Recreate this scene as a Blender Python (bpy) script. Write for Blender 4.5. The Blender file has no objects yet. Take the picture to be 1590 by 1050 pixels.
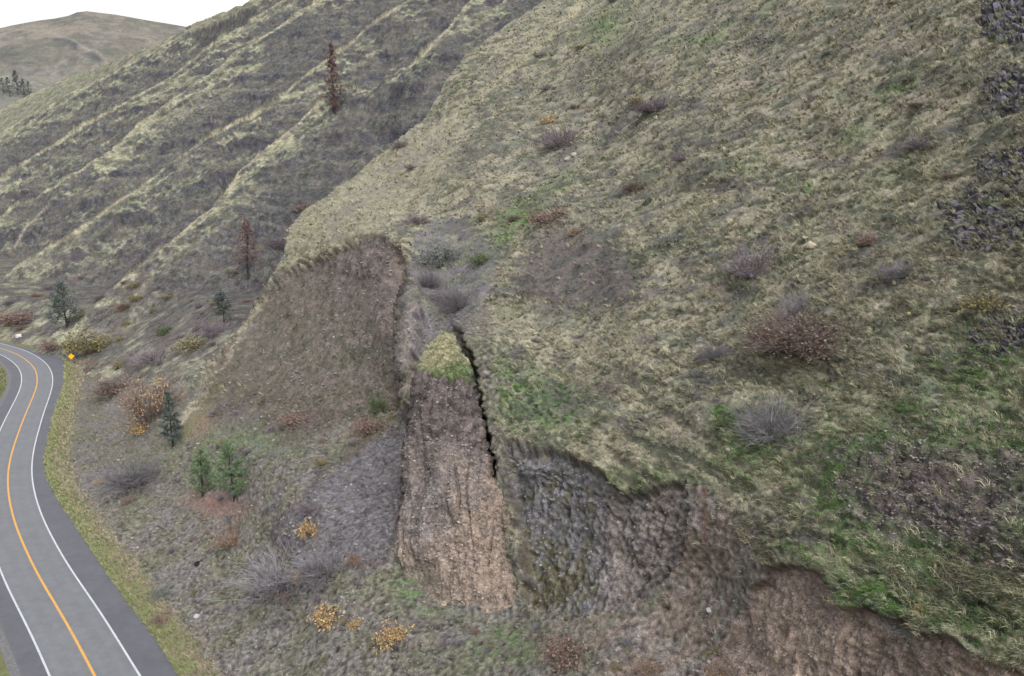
import bpy, math
import numpy as np
RNG = np.random.RandomState
scene = bpy.context.scene

# ------------------------------------------------------------------ camera, sky, sun, exposure
CAM_H, PITCH, FPX, CX, CY = 51.0, math.radians(12.0), 1205.0, 795.0, 525.0
SP, CP = math.sin(PITCH), math.cos(PITCH)
cam_d = bpy.data.cameras.new('camera')
cam_d.sensor_width = 36.0
cam_d.lens = 36.0 * FPX / 1590.0
cam_d.clip_start, cam_d.clip_end = 0.5, 20000.0
cam = bpy.data.objects.new('camera', cam_d)
scene.collection.objects.link(cam)
cam.location = (0, 0, CAM_H)
cam.rotation_euler = (math.pi / 2 - PITCH, 0, 0)
scene.camera = cam

SUN_EL, SUN_AZ = math.radians(52), math.radians(160)      # azimuth measured clockwise from +Y
world = bpy.data.worlds.new('World')
scene.world = world
world.use_nodes = True
wn, wl = world.node_tree.nodes, world.node_tree.links
wn.clear()
wo = wn.new('ShaderNodeOutputWorld')
wb = wn.new('ShaderNodeBackground')
sky = wn.new('ShaderNodeTexSky')
sky.sky_type = 'NISHITA'
sky.sun_disc = False
sky.sun_elevation, sky.sun_rotation = SUN_EL, SUN_AZ
sky.air_density, sky.dust_density, sky.ozone_density = 1.6, 6.0, 1.0
hs = wn.new('ShaderNodeHueSaturation')                     # thick cloud takes the blue out of the sky
hs.inputs['Saturation'].default_value = 0.2
hs.inputs['Value'].default_value = 3.7
wb.inputs['Strength'].default_value = 0.15
wl.new(sky.outputs[0], hs.inputs['Color'])
wl.new(hs.outputs[0], wb.inputs['Color'])
wl.new(wb.outputs[0], wo.inputs['Surface'])
sun_d = bpy.data.lights.new('sun', 'SUN')
sun_d.energy, sun_d.angle, sun_d.color = 0.95, math.radians(12), (1.0, 0.98, 0.95)
sun = bpy.data.objects.new('sun', sun_d)
scene.collection.objects.link(sun)
sdir = (math.sin(SUN_AZ) * math.cos(SUN_EL), math.cos(SUN_AZ) * math.cos(SUN_EL), math.sin(SUN_EL))
from mathutils import Vector
sun.rotation_euler = Vector(sdir).to_track_quat('Z', 'Y').to_euler()
vs = scene.view_settings
vs.view_transform, vs.look, vs.gamma, vs.exposure = 'Standard', 'None', 1.0, -0.66

# ------------------------------------------------------------------ helpers
def tag(o, label=None, cat=None, group=None, kind=None):
    for k, v in (('label', label), ('category', cat), ('group', group), ('kind', kind)):
        if v: o[k] = v
    return o

def lin(r, g, b):
    f = lambda c: (c / 255 / 12.92) if c / 255 <= 0.04045 else ((c / 255 + 0.055) / 1.055) ** 2.4
    return np.array([f(r), f(g), f(b)], np.float32) * np.float32(0.74)
vivid = lin
def lin(r, g, b):
    c = vivid(r, g, b) * 0.80; L = c @ np.array([0.3, 0.6, 0.1], np.float32)
    return (c + (L - c) * 0.16) * np.array([0.985, 1.0, 1.07], np.float32)

def link_mesh(name, V, F, mat, col=None, parent=None, smooth=True, nside=None):
    """V (n,3); F (m,3) or (m,4) int array; col (n,3) albedo stored as attribute 'Col'."""
    V = np.ascontiguousarray(V, np.float32); F = np.ascontiguousarray(F, np.int32)
    me = bpy.data.meshes.new(name)
    n, m, k = len(V), len(F), F.shape[1]
    me.vertices.add(n); me.vertices.foreach_set('co', V.ravel())
    me.loops.add(m * k); me.loops.foreach_set('vertex_index', F.ravel())
    me.polygons.add(m)
    me.polygons.foreach_set('loop_start', np.arange(0, m * k, k, dtype=np.int32))
    me.polygons.foreach_set('loop_total', np.full(m, k, np.int32))
    me.polygons.foreach_set('use_smooth', np.full(m, smooth))
    if col is not None:
        a = me.color_attributes.new('Col', 'FLOAT_COLOR', 'POINT')
        c4 = np.ones((n, 4), np.float32); c4[:, :3] = np.clip(col, 0, 1)
        a.data.foreach_set('color', c4.ravel())
    me.update(calc_edges=True)
    me.materials.append(mat)
    o = bpy.data.objects.new(name, me)
    scene.collection.objects.link(o)
    if parent is not None: o.parent = parent
    return o

def empty(name, loc, rz=0.0):
    o = bpy.data.objects.new(name, None)
    scene.collection.objects.link(o)
    o.location = loc; o.rotation_euler = (0, 0, rz); o.empty_display_size = 0.3
    return o

def dup(root, loc, rz, scale, name=None):
    r = root.copy(); scene.collection.objects.link(r)
    r.location = loc; r.rotation_euler = (0, 0, rz); r.scale = (scale,) * 3
    for ch in root.children:
        c = ch.copy(); scene.collection.objects.link(c); c.parent = r
    return r

# gradient noise ------------------------------------------------------
_r = RNG(7)
PERM = np.tile(_r.permutation(256), 2).astype(np.int32)
GRAD = _r.normal(size=(256, 3)).astype(np.float32)
GRAD /= np.linalg.norm(GRAD, axis=1)[:, None]
def perlin(P, off=0.0):
    P = np.asarray(P, np.float32) + np.float32(off)
    I = np.floor(P).astype(np.int32); f = P - I
    I &= 255
    w = f * f * f * (f * (f * 6 - 15) + 10)
    out = np.zeros(P.shape[0], np.float32)
    for dx in (0, 1):
        wx = w[:, 0] if dx else 1 - w[:, 0]
        hx = PERM[(I[:, 0] + dx) & 255]
        for dy in (0, 1):
            wy = w[:, 1] if dy else 1 - w[:, 1]
            hy = PERM[(hx + I[:, 1] + dy) & 255]
            for dz in (0, 1):
                wz = w[:, 2] if dz else 1 - w[:, 2]
                g = GRAD[PERM[(hy + I[:, 2] + dz) & 255]]
                d = g[:, 0] * (f[:, 0] - dx) + g[:, 1] * (f[:, 1] - dy) + g[:, 2] * (f[:, 2] - dz)
                out += wx * wy * wz * d
    return out * 1.5
def fbm(P, octs=3, off=0.0, gain=0.5, ridged=False):
    s = np.zeros(len(P), np.float32); a = 1.0; t = 0
    for o in range(octs):
        n = perlin(P * (2.03 ** o), off + 17.3 * o)
        s += a * ((1 - 2 * np.abs(n)) if ridged else n); t += a; a *= gain
    return s / t
def sstep(a, b, x):
    t = np.clip((x - a) / (b - a), 0, 1); return t * t * (3 - 2 * t)

# pixel <-> world -----------------------------------------------------
def pt(px, py, Z):
    px, py, Z = np.asarray(px, float), np.asarray(py, float), np.asarray(Z, float)
    u = (px - CX) / FPX; v = (CY - py) / FPX
    return np.stack([u * Z, (CP + SP * v) * Z, CAM_H + (-SP + CP * v) * Z], -1)
def proj(P):
    x, y, z = P[..., 0], P[..., 1], P[..., 2] - CAM_H
    Z = y * CP - z * SP
    return CX + FPX * x / Z, CY - FPX * (y * SP + z * CP) / Z, Z
def ground(px, py, z=0.0):
    v = (CY - np.asarray(py, float)) / FPX
    return pt(px, py, (CAM_H - z) / (SP - CP * v))

def seg_dist(px, py, poly, closed=False):
    """distance to polyline, signed (+ on the right of travel, image y down), nearest segment and t."""
    poly = np.asarray(poly, np.float32)
    A = poly if closed else poly[:-1]
    B = np.roll(poly, -1, 0) if closed else poly[1:]
    best = np.full(px.shape, 1e9, np.float32); qx = np.zeros_like(best); qy = np.zeros_like(best); sg = np.ones_like(best)
    for (ax, ay), (bx, by) in zip(A, B):
        dx, dy = bx - ax, by - ay; L = dx * dx + dy * dy + 1e-9
        t = np.clip(((px - ax) * dx + (py - ay) * dy) / L, 0, 1)
        ex, ey = px - (ax + t * dx), py - (ay + t * dy)
        d = np.sqrt(ex * ex + ey * ey); cr = dx * (py - ay) - dy * (px - ax)
        m = d < best - 1e-4
        best[m] = d[m]; qx[m] = (ax + t * dx)[m]; qy[m] = (ay + t * dy)[m]; sg[m] = np.where(cr[m] >= 0, 1, -1)
    return best, sg, qx, qy
def inside(px, py, poly):
    c = np.zeros(px.shape, bool); n = len(poly)
    for i in range(n):
        (x1, y1), (x2, y2) = poly[i], poly[(i + 1) % n]
        if y1 == y2: continue
        k = ((y1 > py) != (y2 > py)) & (px < (x2 - x1) * (py - y1) / (y2 - y1) + x1)
        c ^= k
    return c
def pmask(px, py, poly, soft=8.0):
    """1 inside the outline, 0 outside, soft edge of about `soft` pixels."""
    P = np.asarray(poly, float); lo, hi = P.min(0) - 3 * soft, P.max(0) + 3 * soft
    out = np.zeros(px.shape, np.float32)
    k = (px > lo[0]) & (px < hi[0]) & (py > lo[1]) & (py < hi[1])
    if not k.any(): return out
    d, _, _, _ = seg_dist(px[k], py[k], poly, True)
    d = np.where(inside(px[k], py[k], poly), d, -d)
    out[k] = sstep(-soft, soft, d)
    return out
def blob(px, py, cx, cy, rx, ry, ang=0.0):
    c, s = math.cos(math.radians(ang)), math.sin(math.radians(ang))
    x, y = px - cx, py - cy
    return np.exp(-(((x * c + y * s) / rx) ** 2 + ((-x * s + y * c) / ry) ** 2)).astype(np.float32)

class TPS:
    """thin-plate fit of inverse depth over the view angles: planes come out exact."""
    def __init__(self, pts):
        pts = np.array(pts, float)
        self.c = (pts[:, :2] - [CX, CY]) / 600.0
        n = len(pts)
        K = self.k(self.c, self.c) + np.eye(n) * 1e-5
        Q = np.c_[np.ones(n), self.c]
        M = np.block([[K, Q], [Q.T, np.zeros((3, 3))]])
        self.w = np.linalg.solve(M, np.r_[100.0 / pts[:, 2], 0, 0, 0])
    def k(self, a, b):
        r2 = ((a[:, None] - b[None]) ** 2).sum(2)
        return 0.5 * r2 * np.log(r2 + 1e-12)
    def __call__(self, px, py):
        q = np.stack([(np.ravel(px) - CX) / 600.0, (np.ravel(py) - CY) / 600.0], 1)
        out = np.empty(len(q))
        for i in range(0, len(q), 60000):
            a = q[i:i + 60000]
            out[i:i + 60000] = self.k(a, self.c) @ self.w[:-3] + np.c_[np.ones(len(a)), a] @ self.w[-3:]
        return np.maximum(out, 0.02).reshape(np.shape(px))   # = 100 / Z

# ------------------------------------------------------------------ materials
def new_mat(name):
    m = bpy.data.materials.new(name); m.use_nodes = True
    nt = m.node_tree; b = nt.nodes['Principled BSDF']
    b.inputs['Specular IOR Level'].default_value = 0.15
    b.inputs['Roughness'].default_value = 0.95
    return m, nt, b
def noise_node(nt, scale, detail=3, rough=0.6, vec=None):
    n = nt.nodes.new('ShaderNodeTexNoise'); n.inputs['Scale'].default_value = scale
    n.inputs['Detail'].default_value = detail; n.inputs['Roughness'].default_value = rough
    if vec is not None: nt.links.new(vec, n.inputs['Vector'])
    return n.outputs['Fac']
def remap(nt, val, a, b, c, d):
    n = nt.nodes.new('ShaderNodeMapRange')
    for i, x in enumerate((a, b, c, d)): n.inputs[i + 1].default_value = x
    nt.links.new(val, n.inputs[0]); return n.outputs[0]
def mul_col(nt, col, val):
    n = nt.nodes.new('ShaderNodeVectorMath'); n.operation = 'SCALE'
    nt.links.new(col, n.inputs[0]); nt.links.new(val, n.inputs['Scale']); return n.outputs[0]
def mixc(nt, fac, a, b):
    n = nt.nodes.new('ShaderNodeMix'); n.data_type = 'RGBA'
    for s, x in ((n.inputs[0], fac), (n.inputs[6], a), (n.inputs[7], b)):
        if hasattr(x, 'is_linked') or hasattr(x, 'links'): nt.links.new(x, s)
        else: s.default_value = x if not hasattr(x, '__len__') else (*x[:3], 1)
    return n.outputs[2]
def math_node(nt, op, a, b):
    n = nt.nodes.new('ShaderNodeMath'); n.operation = op
    for i, x in enumerate((a, b)):
        if hasattr(x, 'links'): nt.links.new(x, n.inputs[i])
        else: n.inputs[i].default_value = x
    return n.outputs[0]

def terrain_mat(name, fine, bump, dist, contrast=1.0):
    m, nt, b = new_mat(name)
    at = nt.nodes.new('ShaderNodeAttribute'); at.attribute_name = 'Col'
    tc = nt.nodes.new('ShaderNodeTexCoord').outputs['Object']
    n1 = noise_node(nt, fine, 4, 0.65, tc)
    n2 = noise_node(nt, fine * 3.7, 3, 0.6, tc)
    n3 = noise_node(nt, fine * 0.22, 3, 0.6, tc)
    c = mul_col(nt, at.outputs['Color'], remap(nt, n1, 0.3, 0.7, 1 - 0.45 * contrast, 1 + 0.45 * contrast))
    c = mul_col(nt, c, remap(nt, n2, 0.3, 0.7, 1 - 0.45 * contrast, 1 + 0.45 * contrast))
    c = mixc(nt, remap(nt, n3, 0.45, 0.75, 0.0, 0.28), c, tuple(lin(140, 122, 104)))
    nt.links.new(c, b.inputs['Base Color'])
    bp = nt.nodes.new('ShaderNodeBump'); bp.inputs['Strength'].default_value = bump; bp.inputs['Distance'].default_value = dist
    h = math_node(nt, 'ADD', n1, math_node(nt, 'MULTIPLY', n2, 0.5))
    nt.links.new(h, bp.inputs['Height']); nt.links.new(bp.outputs[0], b.inputs['Normal'])
    return m
def col_mat(name, trans=0.0, var=0.25, scale=3.0, rough=0.9):
    m, nt, b = new_mat(name)
    at = nt.nodes.new('ShaderNodeAttribute'); at.attribute_name = 'Col'
    tc = nt.nodes.new('ShaderNodeTexCoord').outputs['Object']
    n = noise_node(nt, scale, 3, 0.6, tc)
    nt.links.new(mul_col(nt, at.outputs['Color'], remap(nt, n, 0.3, 0.7, 1 - var, 1 + var)), b.inputs['Base Color'])
    b.inputs['Roughness'].default_value = rough
    return m
def plain_mat(name, col, var=0.2, scale=2.0, rough=0.9, bump=0.0, dist=0.02):
    m, nt, b = new_mat(name)
    tc = nt.nodes.new('ShaderNodeTexCoord').outputs['Object']
    n = noise_node(nt, scale, 4, 0.6, tc)
    rgb = nt.nodes.new('ShaderNodeRGB'); rgb.outputs[0].default_value = (*col, 1)
    nt.links.new(mul_col(nt, rgb.outputs[0], remap(nt, n, 0.3, 0.7, 1 - var, 1 + var)), b.inputs['Base Color'])
    b.inputs['Roughness'].default_value = rough
    if bump:
        bp = nt.nodes.new('ShaderNodeBump'); bp.inputs['Strength'].default_value = bump; bp.inputs['Distance'].default_value = dist
        nt.links.new(n, bp.inputs['Height']); nt.links.new(bp.outputs[0], b.inputs['Normal'])
    return m

M_HILL = terrain_mat('hillside_soil_and_grass', 2.6, 0.8, 0.25)
M_FAR = terrain_mat('mountainside_grass_and_basalt', 0.55, 0.9, 1.0)
M_DIST = terrain_mat('distant_hill_grass', 0.05, 0.5, 5.0, 0.5)
M_ROCK = terrain_mat('pillar_earth', 3.2, 0.9, 0.22)
M_BLADE = col_mat('dry_grass_blades')
M_STONE = col_mat('stones', var=0.3, scale=6.0)
M_LEAF = col_mat('leaves')
M_TWIG = col_mat('twigs')

# ------------------------------------------------------------------ palette (real surface colours)
STRAW, OLIVE, GREYG = lin(160, 153, 125), lin(104, 105, 80), lin(98, 105, 92)
DIRT, PINK, TALUS, BLUE = lin(114, 104, 97), lin(116, 103, 96), lin(112, 107, 98), lin(106, 104, 104)
DARK, MOSS, GREEN, PALE = lin(74, 71, 76), lin(86, 82, 50), lin(84, 122, 50), lin(172, 164, 124)
BROWN, LGREEN, RUST = lin(100, 91, 84), lin(136, 140, 98), lin(136, 88, 70)
# ------------------------------------------------------------------ near hillside: depths of its faces along the view
T_N = (0.615, 0.4275, -12.86)      # talus plane z = ax + by + c rising from the ditch
P_N = (0.76, 0.32, -1.9)           # grass plane
def on_plane(px, py, pl, dz=0.0):
    u, v = (px - CX) / FPX, (CY - py) / FPX
    a, b, c = pl
    return (CAM_H - c - dz) / (a * u + b * (CP + SP * v) + SP - CP * v)
def Pp(px, py, k=1.0): return (px, py, on_plane(px, py, P_N) * k)
def Tp(px, py, k=1.0): return (px, py, on_plane(px, py, T_N) * k)
def Gp(px, py, z=0.0): return (px, py, (CAM_H - z) / (SP - CP * (CY - py) / FPX))

common = [Tp(450, 1000), Tp(600, 1000), Tp(700, 1045), Tp(880, 1060), Tp(700, 1300), Tp(1000, 1250)]
left_pts = common + [Gp(330, 1100), Gp(300, 1050), Gp(245, 960), Gp(165, 840), Gp(115, 760), Gp(102, 690), Gp(110, 620), Gp(118, 570),
    Gp(60, 760, -6), Gp(60, 650, -5), Gp(150, 1000, -5), Gp(220, 1150, -3),
    Tp(400, 850), Tp(300, 800), Tp(330, 730), (450, 760, 96), (550, 780, 91), (180, 660, 156), (250, 650, 142), (480, 680, 108), (600, 700, 99),
    (610, 850, 83), (700, 900, 80), (600, 640, 106), (550, 640, 112), (550, 560, 125), (550, 450, 143), (470, 560, 137), (420, 520, 158),
    (340, 560, 157), (290, 620, 145), (400, 620, 133), (330, 650, 132), (395, 465, 178), (440, 440, 172), (455, 420, 174), (455, 404, 178), (510, 386, 163),
    (575, 366, 150), (575, 355, 156), (620, 376, 138), (615, 400, 137), (628, 470, 118), (650, 470, 115), (635, 560, 108), (680, 500, 112), (700, 450, 122), (650, 420, 130),
    (740, 480, 108), (700, 600, 102), (720, 750, 92), (760, 700, 92),
    (445, 380, 186), (460, 345, 196), (530, 290, 212), (600, 235, 222), (657, 187, 230), (700, 110, 240), (790, 37, 252), (840, 3, 258), (950, -60, 270),
    (620, 300, 190), (680, 300, 165), (700, 350, 146), (760, 300, 148), (750, 400, 125), (800, 440, 112), (750, 180, 205), (850, 100, 205),
    (900, 300, 130), (950, 200, 150), (1000, 60, 170), (900, 450, 101), Pp(1100, 300), Pp(1200, 0), Pp(1100, 450), Pp(1400, 150), Pp(1000, 600), Pp(900, 560), Pp(1600, 300), Pp(1500, 700)]
right_pts = common + [(760, 520, 95), (735, 560, 91), (752, 620, 87), (765, 690, 82), (775, 735, 79), (800, 590, 88), (870, 590, 85),
    (800, 690, 79), (800, 700, 77.5), (870, 700, 73.5), (920, 722, 70), (960, 762, 66), (1040, 748, 62.5), (1090, 748, 60), (1130, 790, 57), (1250, 880, 49), (1300, 935, 46), (1400, 966, 42.6), (1480, 1000, 40), (1600, 1045, 37),
    (800, 780, 76.5), (810, 850, 74.5), (810, 930, 73), (880, 800, 71.5), (880, 900, 69), (960, 870, 65.5), (950, 1000, 61), (1040, 860, 61.5), (1100, 900, 59.5), (1100, 1050, 55), (1000, 960, 62),
    (1200, 960, 51.5), (1200, 1050, 50.5), (1300, 1050, 46.2), (1380, 1050, 43.6), (1450, 1060, 41.6), (1560, 1090, 38), (1250, 1200, 47), (1500, 1250, 40), (1700, 1150, 34.5),
    Pp(760, 480), (800, 440, 112), (750, 400, 125), (740, 480, 108), (900, 450, 101), Pp(1000, 500), (900, 300, 130), (950, 200, 150), (1000, 60, 170), (700, 350, 146), (680, 300, 165), (620, 300, 190), (530, 290, 212), (600, 235, 222), (657, 187, 230), (700, 110, 240), (790, 37, 252), (840, 3, 258), (950, -60, 270), (750, 180, 205), (850, 100, 205), (760, 300, 148),
    Pp(1000, 620), Pp(900, 650), Pp(1100, 300), Pp(1100, 450, 1.02), Pp(1100, 600), Pp(1200, 0), Pp(1200, 150, 1.03), Pp(1240, 530), Pp(1300, 350), Pp(1300, 700), Pp(1200, 760), Pp(1400, 150), Pp(1400, 500, 0.97), Pp(1400, 850, 0.98), Pp(1590, 0), Pp(1590, 300, 0.96), Pp(1590, 600), Pp(1590, 800, 0.96), Pp(1500, 930), Pp(1900, 0), Pp(1900, 500), Pp(1900, 1000), Pp(1200, -220), Pp(1600, -250), Pp(1000, -180, 0.85)]
S_left, S_right = TPS(left_pts), TPS(right_pts)
CRACK = [(900, -300), (905, 100), (900, 300), (860, 420), (770, 468), (712, 506), (724, 535), (736, 560), (742, 590), (748, 625), (757, 665), (765, 705), (770, 740), (752, 770), (735, 820), (728, 900), (740, 1000), (760, 1400)]
SIL = [(1010, -200), (950, -70), (840, 3), (790, 37), (720, 85), (690, 130), (657, 187), (600, 235), (530, 290), (470, 330), (452, 350), (440, 395), (395, 465), (345, 540), (300, 590), (230, 606), (150, 596), (118, 575), (92, 600), (84, 660), (88, 740), (130, 830), (200, 930), (250, 1010), (300, 1100), (340, 1400)]
def inv_depth(px, py):
    jx = (1.8 * np.sin(py * 0.19 + 1) + 1.6 * np.sin(py * 0.47) + 0.5 * np.sin(py * 0.83 + 2)) * ((py > 505) & (py < 760))
    d, sg, _, _ = seg_dist(px + jx, py, CRACK)
    soft = 3.0 + np.clip((514 - py) * 0.9, 0, 50) + np.clip((py - 775) * 0.5, 0, 40)
    w = sstep(-soft, soft, -d * sg)                     # 1 on the grass side of the crack
    return S_left(px, py) * (1 - w) + S_right(px, py) * w, w

def axis(a, b, step, lo, hi, grow=1.16):
    x = list(np.arange(a, b + step, step)); s = step
    L = []; q = x[0]
    while q > lo: s *= grow; q -= s; L.append(q)
    s = step; q = x[-1]; R = []
    while q < hi: s *= grow; q += s; R.append(q)
    return np.array(L[::-1] + x + R, np.float32)
GX = np.r_[axis(78, 1600, 1.6, 60, 1600.1), np.arange(1603.5, 2010, 3.2)].astype(np.float32); GX = np.unique(GX); GY = axis(-8, 1058, 1.6, -260, 1380)
NX, NY = len(GX), len(GY)
PX, PY = [a.ravel().astype(np.float32) for a in np.meshgrid(GX, GY)]

# outlines of the different grounds, in view angles of the surveyed photograph
SCAR = [(450, 418), (520, 386), (575, 364), (618, 378), (632, 420), (626, 500), (620, 580), (600, 640), (520, 650), (460, 700), (380, 690), (330, 660), (290, 655), (330, 570), (380, 480), (410, 440)]
SCARP = [(775, 690), (800, 684), (850, 694), (920, 722), (955, 764), (1000, 762), (1045, 744), (1070, 744), (1060, 860), (1010, 930), (900, 960), (815, 940), (812, 860), (780, 740)]
SCARP_B = [(1040, 748), (1095, 752), (1140, 800), (1180, 860), (1260, 890), (1220, 980), (1120, 1080), (960, 1080), (900, 980), (1000, 900), (1040, 830)]
RSCARP = [(1190, 880), (1250, 878), (1290, 912), (1312, 946), (1400, 962), (1470, 996), (1600, 1052), (1700, 1090), (1700, 1400), (1000, 1400), (1100, 1050), (1150, 960)]
TALUS_L = [(310, 1110), (60, 760), (70, 560), (300, 600), (420, 640), (600, 640), (640, 560), (650, 480), (760, 470), (780, 740), (815, 950), (1060, 950), (1180, 900), (1200, 1400), (300, 1400)]
SMOOTH = [(640, 645), (570, 685), (500, 735), (420, 830), (470, 890), (540, 880), (604, 866), (628, 780)]
GULLY = [(636, 380), (670, 345), (720, 350), (775, 390), (765, 455), (712, 512), (660, 545), (640, 590), (628, 560)]
SOIL = [(800, 440), (830, 370), (900, 350), (960, 380), (1000, 430), (960, 480), (860, 478)]
RROCK = [(1290, 700), (1400, 690), (1600, 700), (1600, 900), (1500, 880), (1400, 862), (1320, 830), (1290, 770)]
GRASS_R = [(1250, 870), (1300, 930), (1400, 950), (1600, 1030), (1600, 870), (1450, 870), (1300, 830), (1240, 800)]

def build_near():
    iz, wr = inv_depth(PX, PY)
    Z = 100.0 / iz
    # fold the sheet over its skyline edge, down the hidden side
    d, sg, qx, qy = seg_dist(PX, PY, SIL)
    out = (sg > 0) & (d > 0)
    P = pt(PX, PY, Z)
    izq, _ = inv_depth(qx[out], qy[out])
    Q = pt(qx[out], qy[out], 100.0 / izq)
    Q += d[out][:, None] * np.where((qy[out] < 470)[:, None], [[-0.10, 0.32, -0.30]], np.where(((qy[out] < 612) & (qx[out] > 100))[:, None], [[-0.02, 0.55, -0.09]], [[-0.02, 0.02, -0.08]]))
    P[out] = Q
    P32 = P.astype(np.float32)
    # zone weights
    wx = PX + 12 * fbm(P32 * 0.35, 3, 3.1) + 7 * perlin(P32 * 1.1, 9.0); wy = PY + 12 * fbm(P32 * 0.35, 3, 41.7) + 7 * perlin(P32 * 1.1, 29.0)
    scar = pmask(wx, wy, SCAR, 4) * sstep(720, 560, PY + 45 * fbm(P32 / 5.0, 2, 201.0) + 0.35 * (450 - PX)); scb = pmask(wx, wy, SCARP_B, 20); scarp = pmask(wx, wy, SCARP, 4); rsc = pmask(wx, wy, RSCARP, 3)
    tal = pmask(wx, wy, TALUS_L, 10); smo = pmask(wx, wy, SMOOTH, 10); gul = pmask(wx, wy, GULLY, 9)
    soil = pmask(wx, wy, SOIL, 26); rr = pmask(wx, wy, RROCK, 22); rrw = pmask(wx, wy, RROCK, 55); gr = pmask(wx, wy, GRASS_R, 16)
    hard = np.clip(scar + scarp + rsc + smo, 0, 1)
    bare = np.clip(hard + tal + 0.75 * gul + 0.85 * scb, 0, 1)
    grass = 1 - bare
    # world-space detail
    con = np.array([-0.39, 0.92, 0.0], np.float32); fal = np.array([0.92, 0.39, 0.0], np.float32)
    A = np.stack([P32 @ con, P32 @ fal, P32[:, 2]], 1)
    Zf = P32[:, 1]
    lod = lambda lam: np.clip(lam / (2.2 * Zf / 776.0) - 0.5, 0, 1)
    terr = A * np.array([0.16, 1.0, 1.0], np.float32)
    n25 = fbm(P32 / 26.0, 2, 5.0); n8 = fbm(P32 / 8.0, 2, 15.0); n3 = perlin(P32 / 3.0, 25.0)
    e1 = (fal * 0.39 - con) / 1.073; e2 = (con * 0.39 + fal) / 1.073
    SK = np.stack([P32 @ e1, P32 @ e2, P32[:, 2]], 1)
    up_ = sstep(640, 420, PY)
    t1 = fbm(terr / 2.2, 2, 35.0) * (1 - up_) + up_ * fbm(SK * np.array([0.11, 0.62, 0.3], np.float32), 3, 37.0)
    t2 = perlin(terr / 0.8, 45.0) * lod(0.8) * (1 - up_) + up_ * perlin(SK * np.array([0.3, 1.1, 0.8], np.float32), 47.0) * lod(0.9)
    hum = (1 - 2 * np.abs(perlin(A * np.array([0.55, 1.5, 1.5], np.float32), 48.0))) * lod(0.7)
    big = np.clip(blob(PX, PY, 1480, 950, 330, 190) + 0.8 * blob(PX, PY, 1560, 600, 160, 110) + 0.9 * blob(PX, PY, 830, 630, 110, 50, 15) + 0.7 * blob(PX, PY, 1580, 60, 70, 90), 0, 1)
    n1 = perlin(P32 / 1.1, 55.0); nf = perlin(P32 / 0.45, 65.0) * lod(0.45)
    gull = fbm(A * np.array([0.75, 0.2, 0.1], np.float32), 3, 75.0, ridged=True)       # rills down bare faces
    colu = fbm(A * np.array([1.6, 0.25, 0.25], np.float32), 2, 85.0, ridged=True)
    dg = 1.5 * n25 + 0.8 * n8 + 0.3 * n3 + 0.42 * t1 + 0.16 * t2 + 0.12 * n1 + 0.07 * nf + hum * (0.10 + 0.22 * big)
    db = 0.5 * n25 + 0.3 * n8 + 0.55 * (gull - 0.3) * np.clip(scar + rsc + scarp * 0.8, 0, 1) + 0.1 * colu * np.clip(rsc + scarp, 0, 1) + 0.16 * n3 + 0.12 * n1 + 0.10 * nf
    db = db * (1 - 0.55 * smo)
    low = sstep(-1, 3, P32[:, 2]) * np.where(out, sstep(14, 0, d), 1)
    disp = (dg * grass + db * bare) * low
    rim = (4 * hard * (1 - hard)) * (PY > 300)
    ribm = pmask(wx, wy, [(622, 436), (648, 440), (653, 500), (650, 640), (630, 652), (625, 540)], 3)
    disp += 0.25 * rim * np.clip(n1 + 0.3, 0, 1) - 1.4 * scar * (PY < 640) - 2.6 * blob(PX, PY, 612, 520, 13, 110) - 1.4 * scarp - 1.0 * rsc + ribm * (1.4 + 0.8 * colu)
    disp += np.clip(scar + scarp + 0.8 * rsc + ribm, 0, 1) * (0.7 * fbm(P32 / 3.0, 2, 191.0) + 0.14 * fbm(A * np.array([1.2, 0.22, 0.2], np.float32), 3, 193.0, ridged=True) + 0.34 * fbm(P32 / 1.4, 3, 195.0) + 0.12 * nf)
    disp += rr * (0.8 * np.abs(fbm(P32 / 1.3, 2, 95.0)) + 0.25)
    G = P.reshape(NY, NX, 3)
    N = np.cross(np.gradient(G, axis=1), np.gradient(G, axis=0)).reshape(-1, 3)
    N /= np.linalg.norm(N, axis=1)[:, None] + 1e-9
    flip = (N * (np.array([0, 0, CAM_H]) - P)).sum(1) < 0
    N[flip & ~out] *= -1
    N[out] = [0, 0, 1]
    nh = N.copy(); nh[:, 2] += 0.25; nh /= np.linalg.norm(nh, axis=1)[:, None]
    fo = np.where(out, 1 - np.clip(d / 10, 0, 1), 1)
    P = P + nh * (disp * fo)[:, None]
    # ---- albedo
    g = (n8 * 0.4 + t1 * 1.0 + t2 * 1.0 + n1 * 0.6 + nf * 0.9 + 0.35 * hum)
    C = STRAW[None] + (OLIVE - STRAW)[None] * sstep(-0.3, 0.4, -g + 0.3 * n25)[:, None]
    C = C + (GREYG - C) * (0.75 * sstep(0.0, 0.6, fbm(P32 / 5.0, 3, 105.0) + 0.1))[:, None]
    C = C + (lin(140, 120, 104) - C) * (0.55 * sstep(0.12, 0.5, fbm(terr / 3.0, 3, 115.0)))[:, None]
    C = C + (lin(88, 87, 88) - C) * (0.8 * sstep(-0.02, 0.36, 0.6 * fbm(P32 / 3.6, 3, 121.0) + 0.7 * t1))[:, None]
    dk = 0.9 * soil
    C = C + (lin(92, 112, 70) - C) * (0.4 * sstep(0.1, 0.45, fbm(P32 / 9.0, 3, 171.0)))[:, None]
    green = np.zeros(len(PX), np.float32)
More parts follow.
